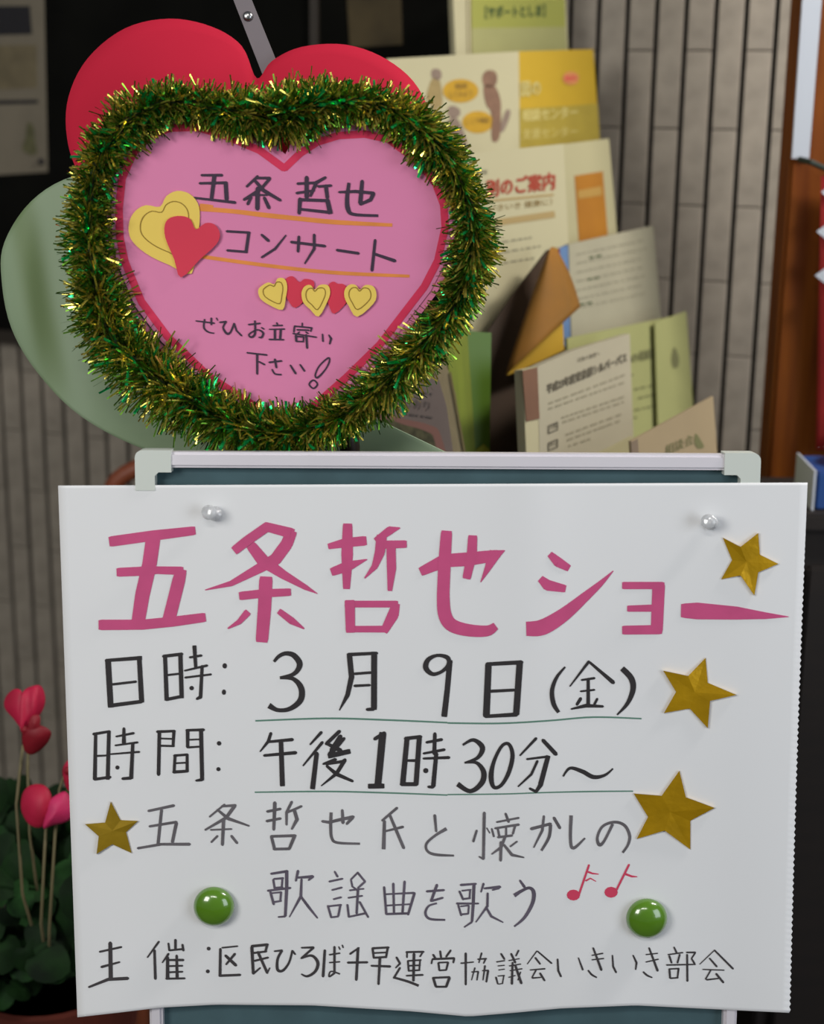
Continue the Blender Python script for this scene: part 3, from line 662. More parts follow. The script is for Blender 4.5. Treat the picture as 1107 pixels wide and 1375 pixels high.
def PH2(x, y, o=0.0): return HP(x, y, 0.0012 + o)
ink = Ink(PH2, 0, 0, 1.0)
b = [(x, y, 10) for x, y in inner]; ink.line(b + [b[0]], 'l'); ink.make('red_border', mat('red_marker_border', (216, 40, 84), 0.7), pk)
ink = Ink(PH2, 0, 0, 1.0)
b = [(x, y, 1.8) for x, y in grow(inner, 11.5)][17:28]; ink.line(b, 'l'); ink.make('pen_outline', blk_m, pk)
hm = mat('dark_violet_marker', (54, 36, 58), 0.7)
om = mat('orange_marker', (226, 138, 62), 0.75, var=0.08, scale=50)
ink = Ink(PH2, 250, 220, 3.9536)
ink.add('c 60,237,26 250,252,24 400,270,26 600,291,25 800,310,25 1095,325,18')
ink.region(160, 240, 2.7675); ink.add('c 300,288,14 500,316,14 700,340,14 850,352,14 1080,362,11; c 300,98,12 330,102,14 350,105,12')
ink.make('orange_underline', om, pk)
ink = Ink(lambda x, y, o: HP(x, y, 0.0016 + o), 250, 220, 3.9536)
ink.add('''82,60,10 190,60,12; 72,103,10 215,100,12; 150,62,17 135,183,15; 210,102,17 215,188,17; 42,180,9 260,205,12; 380,65,10 322,120,10; 372,75,11 445,75,11; 445,77,12 400,130,12 307,190,11; 362,85,12 410,140,16 500,193,12; 380,130,18 378,238,18; 342,165,8 430,165,8; 345,175,12 327,213,12; 415,180,13 440,233,15;
592,105,11 690,100,11; 587,155,11 680,141,10; 640,72,17 640,178,18; 740,72,11 690,100,14; 690,102,15 660,170,11; 702,120,11 770,115,11; 742,117,16 750,180,15; 605,187,17 600,262,14; 607,190,13 750,195,13; 750,192,18 765,258,20; 602,240,11 760,257,13;
812,150,9 900,146,13 995,155,13; c 865,100,13 855,180,17 860,240,19 890,268,13 1020,275,11; 935,92,15 925,208,18; 995,157,17 980,190,15 925,215,11''', 1.3)
ink.region(160, 240, 2.7675)
ink.add('''400,195,7 485,200,7; 482,200,9 472,270,9; 402,266,7 475,272,7; 530,208,7 555,230,9; 620,210,4 580,260,7 530,292,6; 640,235,8 765,250,8; 668,215,8 665,270,8; 725,208,8 725,260,8 690,315,4; 810,265,8 890,277,8; 952,228,8 940,340,9; 952,280,8 1025,305,10''', 1.3)
ink.region(250, 410, 5.032)
ink.add('''67,105,8 190,120,9; c 125,92,9 120,150,10 150,180,9 190,188,7; 170,87,11 170,130,10; 205,85,7 212,100,7; 227,115,9 270,110,11; c 270,110,10 250,150,10 275,190,13 300,180,10 325,120,10; 325,122,9 340,170,10 375,205,9; 422,130,9 500,121,9; c 465,102,10 465,190,12 440,215,11 425,195,8 480,165,8 520,185,11 510,215,11 490,215,7; 510,150,8 526,160,8;
612,118,9 620,135,9; 587,137,8 650,135,9; 562,162,7 665,160,9; 600,165,13 600,225,13; 640,165,13 635,230,13; 562,230,9 660,232,9; 732,140,9 850,152,9; 785,120,8 785,140,8; 732,145,9 728,180,9; 850,152,9 842,175,8; 750,165,9 830,168,9; 765,180,8 750,195,8; 810,180,8 825,190,8; 722,190,8 880,215,9; 742,205,14 745,243,12; 750,210,9 795,213,9; 795,213,9 792,243,8; 745,243,9 795,245,8; 812,200,13 818,288,12;
922,195,9 925,243,10; 965,200,8 980,225,13 970,260,9; 412,320,9 545,335,10; 480,330,13 480,463,11; 492,380,9 530,400,10; 562,385,10 645,375,10; 600,365,13 610,420,11; c 580,430,8 600,462,9 645,468,9; 705,405,10 740,460,12; 770,400,9 800,443,11; o 960,355,9 900,410,8 873,470,9 890,487,11 940,435,8 968,380,9; o 860,505,9 888,533,9 860,561,9 832,533,9''', 1.22)
ink.make('handwritten_character', hm, pk)
yel = mat('yellow_card', (236, 204, 92), 0.7, var=0.03)
redp = mat('red_paper', (214, 48, 74), 0.7, var=0.03)
olv = mat('olive_print', (150, 120, 40), 0.8)
def hsticker(pts, m, off, label, innerline=True):
    P_ = [(160 + x / 2.7675, 240 + y / 2.7675) for x, y in pts]; P_ = [(x, y) for x, y in cr(P_, 3, True)]
    o = obj('heart_sticker', pslab(HP, P_, off, 0.0006), m, pk, label)
    if innerline:
        cx = sum(p[0] for p in P_) / len(P_); cy = sum(p[1] for p in P_) / len(P_)
        ik = Ink(lambda x, y, q: HP(x, y, off + 0.0002 + q), 0, 0, 1.0)
        L = [(cx + (x - cx) * 0.68, cy + (y - cy) * 0.68, 1.3) for x, y in P_]; ik.line(L + [L[0]], 'l')
        ik.make('heart_outline', olv, o)
hsticker([(152, 104), (175, 65), (215, 45), (260, 55), (292, 90), (300, 140), (292, 220), (270, 352), (190, 322), (120, 290), (65, 250), (38, 210), (38, 160), (60, 120), (100, 98)], yel, 0.0024, 'large yellow heart sticker')
hsticker([(285, 188), (320, 165), (355, 170), (375, 205), (360, 245), (300, 300), (230, 367), (205, 300), (172, 220), (170, 170), (190, 145), (230, 138), (265, 150)], redp, 0.0040, 'red heart sticker over the large yellow one', False)
hsticker([(670, 384), (690, 372), (720, 378), (725, 400), (700, 440), (655, 480), (625, 445), (610, 400), (620, 372), (645, 362)], redp, 0.0024, None, False)
hsticker([(812, 390), (835, 392), (850, 415), (845, 460), (800, 502), (780, 470), (768, 425), (780, 392), (798, 382)], redp, 0.0024, None, False)
hsticker([(577, 392), (590, 370), (615, 372), (625, 400), (620, 440), (608, 487), (560, 470), (525, 445), (517, 415), (530, 398), (555, 385)], yel, 0.0036, 'small yellow heart sticker')
hsticker([(727, 412), (745, 395), (775, 395), (785, 420), (775, 455), (742, 512), (710, 485), (685, 460), (678, 425), (690, 400), (712, 395)], yel, 0.0036, 'small yellow heart sticker')
hsticker([(895, 412), (915, 395), (945, 400), (957, 430), (945, 465), (885, 513), (855, 475), (838, 440), (840, 410), (858, 393), (880, 395)], yel, 0.0036, 'small yellow heart sticker')

# tinsel garland
path_px = [(385, 152), (420, 140), (470, 136), (525, 146), (572, 180), (610, 228), (634, 290), (634, 345), (616, 400), (575, 456), (520, 512), (462, 556), (410, 576), (368, 582), (312, 568), (258, 538),
           (200, 500), (148, 446), (128, 378), (120, 315), (122, 255), (142, 200), (182, 155), (235, 136), (295, 146), (345, 154)]
PX_ = cr(path_px, 10, True)
def thick(k):
    x, y = PX_[k % len(PX_)]
    return 1 + 0.45 * max(0, min(1, (y - 380) / 90)) * (1 if x < 330 else 0.35)
path = [HP(x, y, 0.008) for x, y in cr(path_px, 10, True)]
gar = empty('tinsel_garland', HP(380, 575, 0.01), 'green and gold tinsel garland wound around the pink heart', 'tinsel')
core_m = mat('dark_green_cord', (26, 40, 12), 0.8)
obj('cord', tube(path + [path[0]], 0.004, 6), core_m, gar)
def tinsel(name, n, m, seed, rad, lab=None, wid=0.0006):
    rnd = random.Random(seed); V, Fc = [], []; N = len(path)
    for i in range(n):
        t = rnd.random() * N
        if i % 28 == 0: t = rnd.choice((0, 175)) + rnd.uniform(-4, 4)
        t %= N; k = int(t); p = path[k].lerp(path[(k + 1) % N], t - k)
        tang = (path[(k + 1) % N] - path[k]).normalized()
        a = rnd.uniform(0, 2 * PI); side = BN.cross(tang).normalized()
        d = (side * math.cos(a) + BN * math.sin(a) * 0.75 + tang * rnd.gauss(0.30, 0.45) + Vector((0, 0, -0.16))).normalized()
        L = rad * rnd.uniform(0.55, 1.0) * (1.35 if i % 28 == 0 else 1) * (1 + 0.12 * math.sin(k * 0.21)) * thick(k); w = d.cross(Vector((rnd.gauss(0, 1), rnd.gauss(0, 1), rnd.gauss(0, 1)))).normalized() * wid * rnd.uniform(.7, 1.3)
        bend = Vector((rnd.gauss(0, .2), rnd.gauss(0, .2), rnd.gauss(-.12, .2)))
        w2 = (w + d.cross(w).normalized() * wid * rnd.uniform(-.8, .8)).normalized() * wid
        p0 = p + d * 0.001; p1 = p + d * L * 0.5 + bend * L * 0.08; p2 = p + d * L + bend * L * 0.35
        b = len(V); V += [p0 - w, p0 + w, p1 + w, p1 - w, p2 + w2, p2 - w2]; Fc += [(b, b + 1, b + 2, b + 3), (b + 3, b + 2, b + 4, b + 5)]
    obj(name, (V, Fc), m, gar, lab, 'stuff')
tg = mat('deep_green_tinsel', (80, 122, 28), 0.25, 0.8, var=0.3, scale=60)
to = mat('olive_gold_tinsel', (220, 204, 96), 0.2, 0.85, var=0.25, scale=60)
te = mat('emerald_tinsel', (40, 220, 124), 0.16, 0.8, var=0.2, scale=60)
tinsel('green_strands', 9500, tg, 1, 0.0255); tinsel('gold_strands', 7400, to, 2, 0.0245, 'pale gold strands', 0.0008); tinsel('emerald_strands', 1200, te, 3, 0.024, 'bright emerald strands', 0.0012)

# ------------------------------------------------------------------ leaflet rack and leaflets
rk_m = mat('dark_rack_metal', (38, 30, 20), 0.7, var=0.2, scale=20)
rc = at(775, 400, 1.98)
ry = math.radians(48); RTn = Vector((math.cos(ry), math.sin(ry), 0)); RNn = Vector((math.sin(ry), -math.cos(ry), 0))
rack = empty('leaflet_rack', (rc.x, rc.y, 0), 'dark leaflet rack standing against the tiled wall behind the board', 'rack')
cream = mat('cream_paper', (168, 161, 123), 0.8, var=0.03, scale=6)
cream2 = mat('pale_cream_paper', (177, 170, 135), 0.8, var=0.03, scale=6)
def leaflet(name, P, poly, m, label, th=0.003, cat='leaflet', group='leaflets in the rack', ledge=True):
    e = empty(name, P(sum(p[0] for p in poly) / len(poly), max(p[1] for p in poly)), label, cat, group)
    obj('sheets', pslab(P, poly, 0.0, th), m, e)
    return e
def prn(e, P, poly, m, name='print', label=None, off=0.0006): return obj(name, pslab(P, poly, off, 0.0003), m, e, label)
def txt(e, P, s, x, y, xe, ye, h, m, off=0.0008, name='lettering', shear=0.0, bold=0.0):
    vf = print_text(P, s, x, y, xe, ye, h, off, shear, bold); return obj(name, vf, m, e)
def dashes(e, P, rows, m, seed=1, off=0.0007, name='small_print', h=2.2):
    rnd = random.Random(seed); V = []
    for (x, y, xe, ye) in rows:
        t = 0.0; L = abs(xe - x)
        while t < 1:
            w = rnd.uniform(3, 9) / L
            if t + w > 1: break
            a = (x + (xe - x) * t, y + (ye - y) * t); b = (x + (xe - x) * (t + w), y + (ye - y) * (t + w))
            V.append(pslab(P, [a, b, (b[0], b[1] + h), (a[0], a[1] + h)], off, 0.0002)); t += w + rnd.uniform(1.5, 4) / L
    if V: obj(name, join(*V), m, e, None, 'stuff')
# A  top green leaflets
A = upright(690, 30, 2.05, 30, 8)
lgreen = mat('lime_paper', (151, 151, 56), 0.75, rgb2=(141, 144, 72), scale=4)
e = leaflet('leaflet', A, [(606, -70), (757, -70), (764, 80), (764, 190), (618, 190), (612, 76)], cream2, 'white and lime leaflet topmost in the rack, at the picture top', 0.012)
lg_grad = bpy.data.materials.new('lime_fading_to_cream'); lg_grad.use_nodes = True
prn(e, A, [(633, -68), (757, -68), (760, 36), (633, 38)], lgreen, 'cover_panel', 'lime cover panel')
prn(e, A, [(633, 38), (760, 36), (762, 72), (763, 185), (634, 185)], mat('pale_lime_paper', (153, 151, 96), 0.75, var=0.04), 'cover_panel')
bwn = mat('brown_page_edges', (120, 108, 70), 0.9)
for xx in (626, 631): prn(e, A, [(xx, -68), (xx + 1.4, -68), (xx + 4.4, 185), (xx + 3, 185)], bwn, 'page_edge')
dkg = mat('dark_green_print', (52, 72, 30), 0.8)
txt(e, A, '［サポートとしま］', 652, 25, 732, 22, 16, dkg, bold=0.7)
# B  wide cream and yellow leaflet
B = upright(690, 130, 1.97, 32, 8)
e = leaflet('leaflet', B, [(520, 79), (697, 69), (700, 330), (560, 330)], cream2, 'cream leaflet with small drawn figures beside its yellow page, behind the red heart', 0.004)
yb = mat('mustard_yellow_paper', (177, 144, 13), 0.75, var=0.05, scale=10)
obj('yellow_page', pslab(B, [(697, 69), (797, 66), (806, 190), (812, 320), (700, 330)], -0.0005, 0.004), yb, e, 'mustard yellow page')
prn(e, B, [(698, 146), (780, 141), (803, 139), (806, 188), (808, 250), (699, 250)], mat('dull_yellow_paper', (153, 134, 43), 0.8, var=0.06, scale=60), 'shaded_panel')
pale = mat('pale_yellow_print', (184, 170, 103), 0.8)
txt(e, B, '図の', 700, 130, 726, 128, 20, pale, bold=0.5); txt(e, B, '相談センター', 702, 163, 776, 158, 16, pale, bold=0.4); txt(e, B, '支援センター', 702, 187, 776, 183, 14, pale)
def ell(cx, cy, rx, ry, n=20): return [(cx + rx * math.cos(2 * PI * i / n), cy + ry * math.sin(2 * PI * i / n)) for i in range(n)]
prn(e, B, ell(767, 105, 11, 9), mat('dull_pink_print', (190, 122, 70), 0.8), 'round_seal'); txt(e, B, '無料', 759, 109, 775, 108, 7, redp, 0.0011)
orr = mat('orange_yellow_print', (177, 137, 25), 0.8, var=0.08, scale=60); dbr = mat('dark_brown_print', (110, 84, 40), 0.8)
prn(e, B, ell(619, 122, 24, 16), orr, 'speech_oval'); prn(e, B, ell(642, 164, 21, 15), orr, 'speech_oval')
txt(e, B, '相談', 611, 120, 628, 119, 8, dbr, 0.0011); txt(e, B, 'してみよう', 604, 131, 634, 129, 8, dbr, 0.0011); txt(e, B, 'ここで相談', 626, 167, 657, 165, 8, dbr, 0.0011)
fig1 = mat('brown_pink_print', (122, 92, 72), 0.85, var=0.12, scale=90); fig2 = mat('grey_pink_print', (129, 111, 96), 0.85, var=0.1, scale=90); fig3 = mat('ochre_print', (146, 127, 82), 0.85, var=0.1, scale=90)
def blob(pts, m, nm): prn(e, B, [(x, y) for x, y in cr(pts, 4, True)], m, nm)
blob([(658, 94), (666, 97), (668, 108), (663, 117), (652, 117), (648, 106), (651, 97)], fig1, 'drawn_figure')
blob([(650, 116), (664, 115), (672, 132), (673, 150), (671, 185), (661, 188), (660, 152), (653, 140)], fig1, 'drawn_figure')
blob([(585, 92), (592, 95), (593, 104), (587, 108), (580, 103), (580, 95)], fig2, 'drawn_figure')
blob([(580, 107), (590, 107), (594, 125), (594, 142), (588, 146), (586, 165), (580, 165), (580, 143), (573, 132)], fig3, 'drawn_figure')
blob([(608, 142), (617, 146), (618, 154), (610, 159), (602, 154), (602, 145)], fig2, 'drawn_figure')
blob([(606, 158), (615, 160), (624, 180), (626, 196), (600, 198), (596, 186), (590, 178), (600, 166)], fig2, 'drawn_figure')
blob([(680, 148), (686, 150), (682, 165), (675, 178), (672, 170)], fig2, 'drawn_figure')
# C  white leaflet and cream/orange sheet behind
C1 = upright(790, 250, 1.96, 42, 9)
e = leaflet('leaflet', C1, [(745, 195), (818, 186), (829, 312), (838, 460), (745, 470)], cream, 'cream leaflet with an orange panel just below the yellow page', 0.003)
prn(e, C1, [(772, 236), (810, 230), (817, 320), (778, 326)], mat('orange_print', (163, 106, 13), 0.8, rgb2=(146, 92, 13), scale=12), 'orange_panel')
prn(e, C1, [(776, 256), (808, 250), (809, 262), (777, 267)], mat('pale_orange_print', (165, 129, 60), 0.8), 'panel_line', off=0.0010)
C2 = upright(690, 300, 1.80, 38, 9)
e = leaflet('leaflet', C2, [(615, 208), (757, 193), (764, 326), (749, 334), (749, 470), (632, 470), (632, 340)], cream2, 'cream leaflet with a red printed heading, right of the tinsel', 0.004)
redt = mat('faded_red_print', (151, 56, 34), 0.8); ocp = mat('ochre_heading_print', (136, 112, 60), 0.8); band = mat('beige_band_print', (159, 137, 89), 0.85)
txt(e, C2, '別のご案内', 653, 265, 745, 254, 23, redt, shear=0.02, bold=0.9)
txt(e, C2, '（いきいき 健康に）', 652, 285, 742, 275, 9, ocp)
prn(e, C2, [(655, 296), (745, 283), (746, 292), (656, 305)], band, 'beige_band'); prn(e, C2, [(650, 269), (744, 260), (744, 263), (650, 272)], band, 'beige_band')
gy = mat('grey_small_print', (128, 124, 100), 0.85)
txt(e, C2, '小規模', 634, 238, 655, 234, 7, gy)
dashes(e, C2, [(655, 327, 725, 316), (660, 340, 735, 328), (640, 360, 650, 358), (676, 352, 720, 345)], gy, 4)
# D  dark sheet added for the shade in the gap, orange curled flyer
Dp = upright(710, 470, 1.775, 30, 9)
e = leaflet('shade_sheet', Dp, [(736, 336), (748, 332), (753, 455), (760, 700), (652, 700), (655, 446), (690, 395)], mat('dark_brown_shade_sheet', (62, 42, 22), 0.8, rgb2=(46, 34, 20), scale=5), 'dark brown sheet standing in for shade behind the curled orange flyer', 0.004, 'shade_sheet', None)
D2 = upright(735, 420, 1.745, 25, 9)
e = empty('orange_flyer', D2(730, 500), 'orange and yellow flyer with its page curled over, in the rack', 'flyer', None)
yg = mat('golden_yellow_paper', (182, 142, 15), 0.7, var=0.06); og = mat('orange_paper_back', (154, 101, 20), 0.75, rgb2=(116, 82, 25), scale=10)
obj('page', pslab(D2, [(742, 331), (749, 334), (755, 400), (758, 470), (724, 486), (682, 504), (700, 450)], 0.0, 0.002), yg, e, 'golden yellow page')
V = []; Fc = []; top = [(742, 331), (750, 338), (762, 360), (772, 385), (780, 412)]; lowp = [(736, 338), (722, 375), (706, 420), (692, 462), (679, 503)]
n = 8
for i, (a, b2) in enumerate(zip(cr(top, 3), cr(lowp, 3))):
    for j in range(n + 1):
        t = j / n; s = 0.004 + 0.016 * math.sin(PI * t) * (0.4 + 0.6 * i / 12)
        x = a[0] + (b2[0] - a[0]) * t; y = a[1] + (b2[1] - a[1]) * t
        if i > 0: y += 0
        V.append(D2(x, y, s))
m_ = len(cr(top, 3))
for i in range(m_ - 1):
    for j in range(n): q = i * (n + 1) + j; Fc.append((q, q + 1, q + n + 2, q + n + 1))
o = obj('curled_page', (V, Fc), og, e, 'orange page curling forward', smooth=True)
sm = o.modifiers.new('thick', 'SOLIDIFY'); sm.thickness = 0.0006
# E  grey document booklet with blue spine
E = upright(820, 380, 1.95, 55, 9)
docg = mat('grey_beige_paper', (159, 154, 130), 0.85, var=0.05, scale=14)
e = leaflet('booklet', E, [(764, 328), (878, 303), (888, 425), (894, 600), (772, 600)], docg, 'grey printed booklet with a blue spine right of the orange flyer', 0.006, 'booklet', None)
obj('blue_spine', pslab(E, [(751, 331), (763, 329), (770, 600), (756, 600)], 0.002, 0.006), mat('sky_blue_card', (92, 122, 160), 0.7), e, 'blue spine')
obj('red_spine_line', pslab(E, [(749, 334), (752, 333), (757, 600), (753, 600)], 0.0022, 0.006), mat('dark_red_card', (110, 44, 40), 0.7), e)
dashes(e, E, [(775, 341 + k * 12, 872, 320 + k * 12) for k in range(7)], mat('faint_grey_print', (134, 130, 108), 0.85), 9, h=1.6)
dashes(e, E, [(792, 345, 812, 341), (790, 374, 806, 371), (779, 408, 800, 404)], dkg, 12, h=2.4)
# F  pale green document pair
Fb = upright(880, 480, 1.93, 55, 9)
lime2 = mat('pale_green_paper', (153, 154, 99), 0.8, var=0.04, scale=8)
olp = mat('olive_grey_print', (104, 104, 66), 0.85)
e = leaflet('leaflet', Fb, [(880, 433), (922, 418), (931, 540), (938, 700), (888, 700)], lime2, 'pale green leaflet hindmost of the two alike, right of the grey booklet', 0.002)
prn(e, Fb, [(x, y) for x, y in cr([(906, 466), (912, 480), (911, 492), (905, 494), (902, 482)], 4, True)], olp, 'drawn_drop')
Ff = upright(830, 500, 1.87, 55, 9)
e = leaflet('leaflet', Ff, [(762, 454), (903, 425), (909, 560), (914, 700), (770, 700)], lime2, 'pale green leaflet in front of its twin, below the grey booklet', 0.003)
prn(e, Ff, [(x, y) for x, y in cr([(887, 470), (893, 485), (899, 500), (890, 504), (880, 498), (884, 484)], 4, True)], olp, 'drawn_drop')
txt(e, Ff, 'の相談', 848, 488, 878, 480, 13, olp, bold=0.5)
dashes(e, Ff, [(847, 503, 856, 501), (852, 522, 895, 512), (857, 534, 882, 528), (852, 550, 895, 540), (852, 560, 856, 559)], olp, 21)
# G  front white document stack
Gp = upright(785, 540, 1.70, 55, 9)
gp = mat('white_grey_paper', (168, 161, 137), 0.85, var=0.04, scale=8)
e = leaflet('document_stack', Gp, [(722, 492), (772, 470), (846, 448), (850, 560), (856, 720), (728, 720)], gp, 'thick stack of white printed documents in front of the pale green leaflets', 0.010, 'documents', None)
obj('spine', pslab(Gp, [(702, 497), (722, 492), (728, 720), (712, 720)], -0.0005, 0.010), cream2, e)
prn(e, Gp, [(702, 498), (722, 493), (725, 562), (707, 566)], mat('brown_pink_spine', (112, 80, 60), 0.8, var=0.1), 'spine_label')
bk = mat('dark_grey_print', (92, 86, 70), 0.85)
txt(e, Gp, '平成23年度東京都シルバーパス', 735, 529, 842, 486, 13, bk, bold=0.5); txt(e, Gp, '対象の皆様へ', 776, 487, 806, 477, 6, bk)
dashes(e, Gp, [(737, 541, 840, 502), (737, 548, 840, 512), (755, 560, 843, 530), (756, 566, 843, 537), (760, 583, 843, 552), (762, 590, 843, 560), (764, 598, 800, 586)], mat('mid_grey_print', (136, 130, 106), 0.85), 33)
for (x, y) in ((743, 574), (743, 597)):
    ik = Ink(lambda a, b3, q: Gp(a, b3, 0.0008 + q), 0, 0, 1)
    ik.add('%f,%f,1.6 %f,%f,1.6 %f,%f,1.6 %f,%f,1.6 %f,%f,1.6' % (x - 6, y - 2, x + 6, y - 7, x + 6, y + 3, x - 6, y + 8, x - 6, y - 2)); ik.make('boxed_mark', bk, e)
    txt(e, Gp, '対象' if y < 580 else '申込', x - 4, y + 4, x + 4.5, y, 6, bk)
# H  front right beige
Hp = upright(905, 580, 1.64, 58, 9)
e = leaflet('leaflet', Hp, [(848, 592), (885, 572), (958, 532), (964, 612), (972, 740), (856, 740)], mat('beige_paper', (151, 134, 103), 0.85, var=0.05, scale=10), 'beige leaflet lowest and rightmost in the rack, above the board corner', 0.003)
prn(e, Hp, [(848, 594), (857, 589), (860, 640), (850, 640)], mat('grey_brown_print', (118, 102, 84), 0.85), 'edge_strip')
txt(e, Hp, '相談会', 894, 612, 932, 596, 14, olp, shear=-0.05); prn(e, Hp, [(x, y) for x, y in cr([(935, 582), (942, 592), (946, 600), (938, 602), (933, 594)], 4, True)], olp, 'drawn_drop')
H2_ = upright(825, 600, 1.67, 58, 9)
e = leaflet('leaflet', H2_, [(796, 612), (822, 600), (850, 585), (856, 740), (800, 740)], cream, 'cream leaflet corner between the document stack and the beige leaflet', 0.003)
# rack body: frame behind, ledges under the leaflets
zt = at(720, 215, 2.10).z
bc = at(745, 400, 2.12)
obj('back_panel', box((bc.x, bc.y, zt / 2 + 0.02), 0.15, 0.012, zt - 0.02, RTn, -RNn, ZZ), rk_m, rack)
for P, xm, yb_ in ((A, 690, 190), (B, 640, 330), (C1, 790, 465), (C2, 700, 470), (Dp, 712, 700), (E, 830, 600), (Fb, 910, 700), (Ff, 840, 700), (Gp, 785, 720), (Hp, 910, 740), (H2_, 828, 740)):
    c = P(xm, yb_); t = Vector((-P.n.y, P.n.x, 0)).normalized()
    q = Vector((bc.x, bc.y, c.z))
    w = 0.15
    obj('ledge', box(c - Vector((0, 0, 0.004)), w, 0.03, 0.006, t, Vector((P.n.x, P.n.y, 0)).normalized(), ZZ), rk_m, rack)
    obj('ledge_bracket', tube([c - Vector((0, 0, 0.006)), q - Vector((0, 0, 0.02))], 0.003, 6), rk_m, rack)
obj('foot', box((bc.x, bc.y - 0.06, 0.01), 0.34, 0.30, 0.02, RTn, -RNn, ZZ, bev=0.003), rk_m, rack)
# I  files left of the dark gap
I1 = upright(640, 540, 1.66, 20, 5)
gf = mat('bright_green_plastic', (92, 122, 30), 0.45, rgb2=(74, 110, 26), scale=4)
gf2 = mat('yellow_green_paper', (128, 140, 40), 0.7, var=0.12, scale=14, stretch=(6, 6, 0.4))
e = empty('green_file', I1(640, 700), 'upright bright green plastic file beside the dark shade sheet', 'file')
obj('cover', pslab(I1, [(625, 444), (660, 447), (658, 604), (655, 700), (628, 700), (618, 560)], 0.0, 0.003), gf, e)
obj('tab', pslab(I1, [(640, 604), (650, 596), (658, 604), (657, 700), (636, 700)], 0.004, 0.001), mat('yellow_tab', (150, 152, 40), 0.7), e)
for i, (a, b3) in enumerate((((596, 432), (627, 636)), ((606, 428), (632, 636)), ((616, 426), (637, 636)))):
    obj('page', pslab(I1, [(a[0], a[1] + 8), (a[0] + 11, a[1] + 4), (b3[0] + 8, 700), (b3[0], 700)], 0.006 + 0.004 * (2 - i), 0.002), gf2, e, 'yellow-green page')
I2 = upright(580, 560, 1.58, 15, 6)
gb = mat('grey_mauve_cover', (120, 106, 98), 0.8, var=0.1, scale=18)
pg = mat('cream_page_block', (146, 132, 99), 0.85, var=0.1, scale=90, stretch=(8, 8, 0.5))
e = empty('grey_booklet', I2(570, 700), 'grey-mauve booklet with cream pages leaning left of the green file', 'booklet')
obj('cover', pslab(I2, [(505, 548), (530, 505), (560, 492), (586, 497), (600, 545), (622, 700), (500, 700)], 0.0, 0.002), gb, e)
obj('page_block', pslab(I2, [(583, 492), (599, 487), (612, 528), (637, 700), (620, 700), (602, 560)], -0.001, 0.010), pg, e, 'cream page edges')
prn(e, I2, [(604, 500), (606, 499), (632, 640), (629, 640)], bwn, 'page_gap', off=0.0005)
prn(e, I2, [(x, y) for x, y in cr([(510, 556), (545, 563), (578, 571), (592, 584), (602, 640), (560, 640), (520, 600), (511, 570)], 4, True)], mat('brown_pink_band', (136, 96, 84), 0.8), 'band')
prn(e, I2, [(x, y) for x, y in cr([(514, 564), (545, 571), (572, 579), (584, 592), (590, 650), (555, 650), (522, 606)], 4, True)], mat('mottled_olive_print', (100, 96, 66), 0.85, rgb2=(60, 58, 40), scale=140), 'picture', off=0.0009)
txt(e, I2, 'のしおり', 530, 545, 578, 551, 12, mat('mauve_grey_print', (92, 84, 78), 0.8))
dashes(e, I2, [(535, 553, 585, 560), (540, 523, 582, 528)], mat('dim_print', (92, 84, 78), 0.8), 3)

# ------------------------------------------------------------------ bentwood chair behind the board, left
chw = mat('red_brown_bentwood', (128, 66, 40), 0.5, var=0.15, scale=12)
hc = at(262, 648, 2.05)
ch = empty('wooden_chair', (hc.x, hc.y + 0.1, 0), 'red-brown bentwood chair hidden behind the left board corner', 'chair')
rr = at(262, 648, 2.05).x - at(150, 648, 2.05).x
arcp = [Vector((hc.x - math.cos(a) * rr, hc.y, hc.z - 0.015 + math.sin(a) * rr * 0.42)) for a in [PI * i / 16 for i in range(17)]]
arcp = [Vector((hc.x - rr * 0.92, hc.y, 0.45))] + arcp + [Vector((hc.x + rr * 0.92, hc.y, 0.45))]
obj('backrest', tube(arcp, 0.012, 10), chw, ch, smooth=True)
obj('seat', lathe((hc.x, hc.y + 0.12, 0.43), [(0.13, 0), (0.15, 0.006), (0.15, 0.022), (0.14, 0.028)], 28), chw, ch)
for sx in (-1, 1):
    for dy in (0.02, 0.22): obj('leg', tube([(hc.x + sx * 0.09, hc.y + dy + 0.0, 0.43), (hc.x + sx * 0.10, hc.y + dy, 0.0)], 0.011, 8), chw, ch)

# ------------------------------------------------------------------ cyclamen
pt = at(45, 1352, 1.66)
terr = mat('terracotta', (84, 28, 14), 0.8, var=0.15, scale=20)
cy = empty('potted_cyclamen', (pt.x, pt.y + 0.07, 0), 'potted cyclamen with crimson flowers and dark leaves at the lower left', 'potted plant')
pc = Vector((pt.x, pt.y + 0.07, 0)); hz = pt.z
pot = obj('pot', lathe(pc, [(0.06, 0), (0.085, hz * 0.85), (0.095, hz * 0.85), (0.098, hz), (0.088, hz), (0.085, hz - 0.02)], 32), terr, cy, smooth=False)
obj('soil', lathe(pc, [(0.084, hz - 0.03), (0.084, hz - 0.02)], 24), mat('soil', (30, 22, 16), 0.95), cy)
lf1 = mat('dark_green_leaf', (20, 50, 16), 0.75, spec=0.2, rgb2=(8, 24, 9), scale=30)
lf2 = mat('silver_green_leaf', (36, 74, 32), 0.75, spec=0.2, rgb2=(12, 34, 14), scale=45)
rnd = random.Random(5)
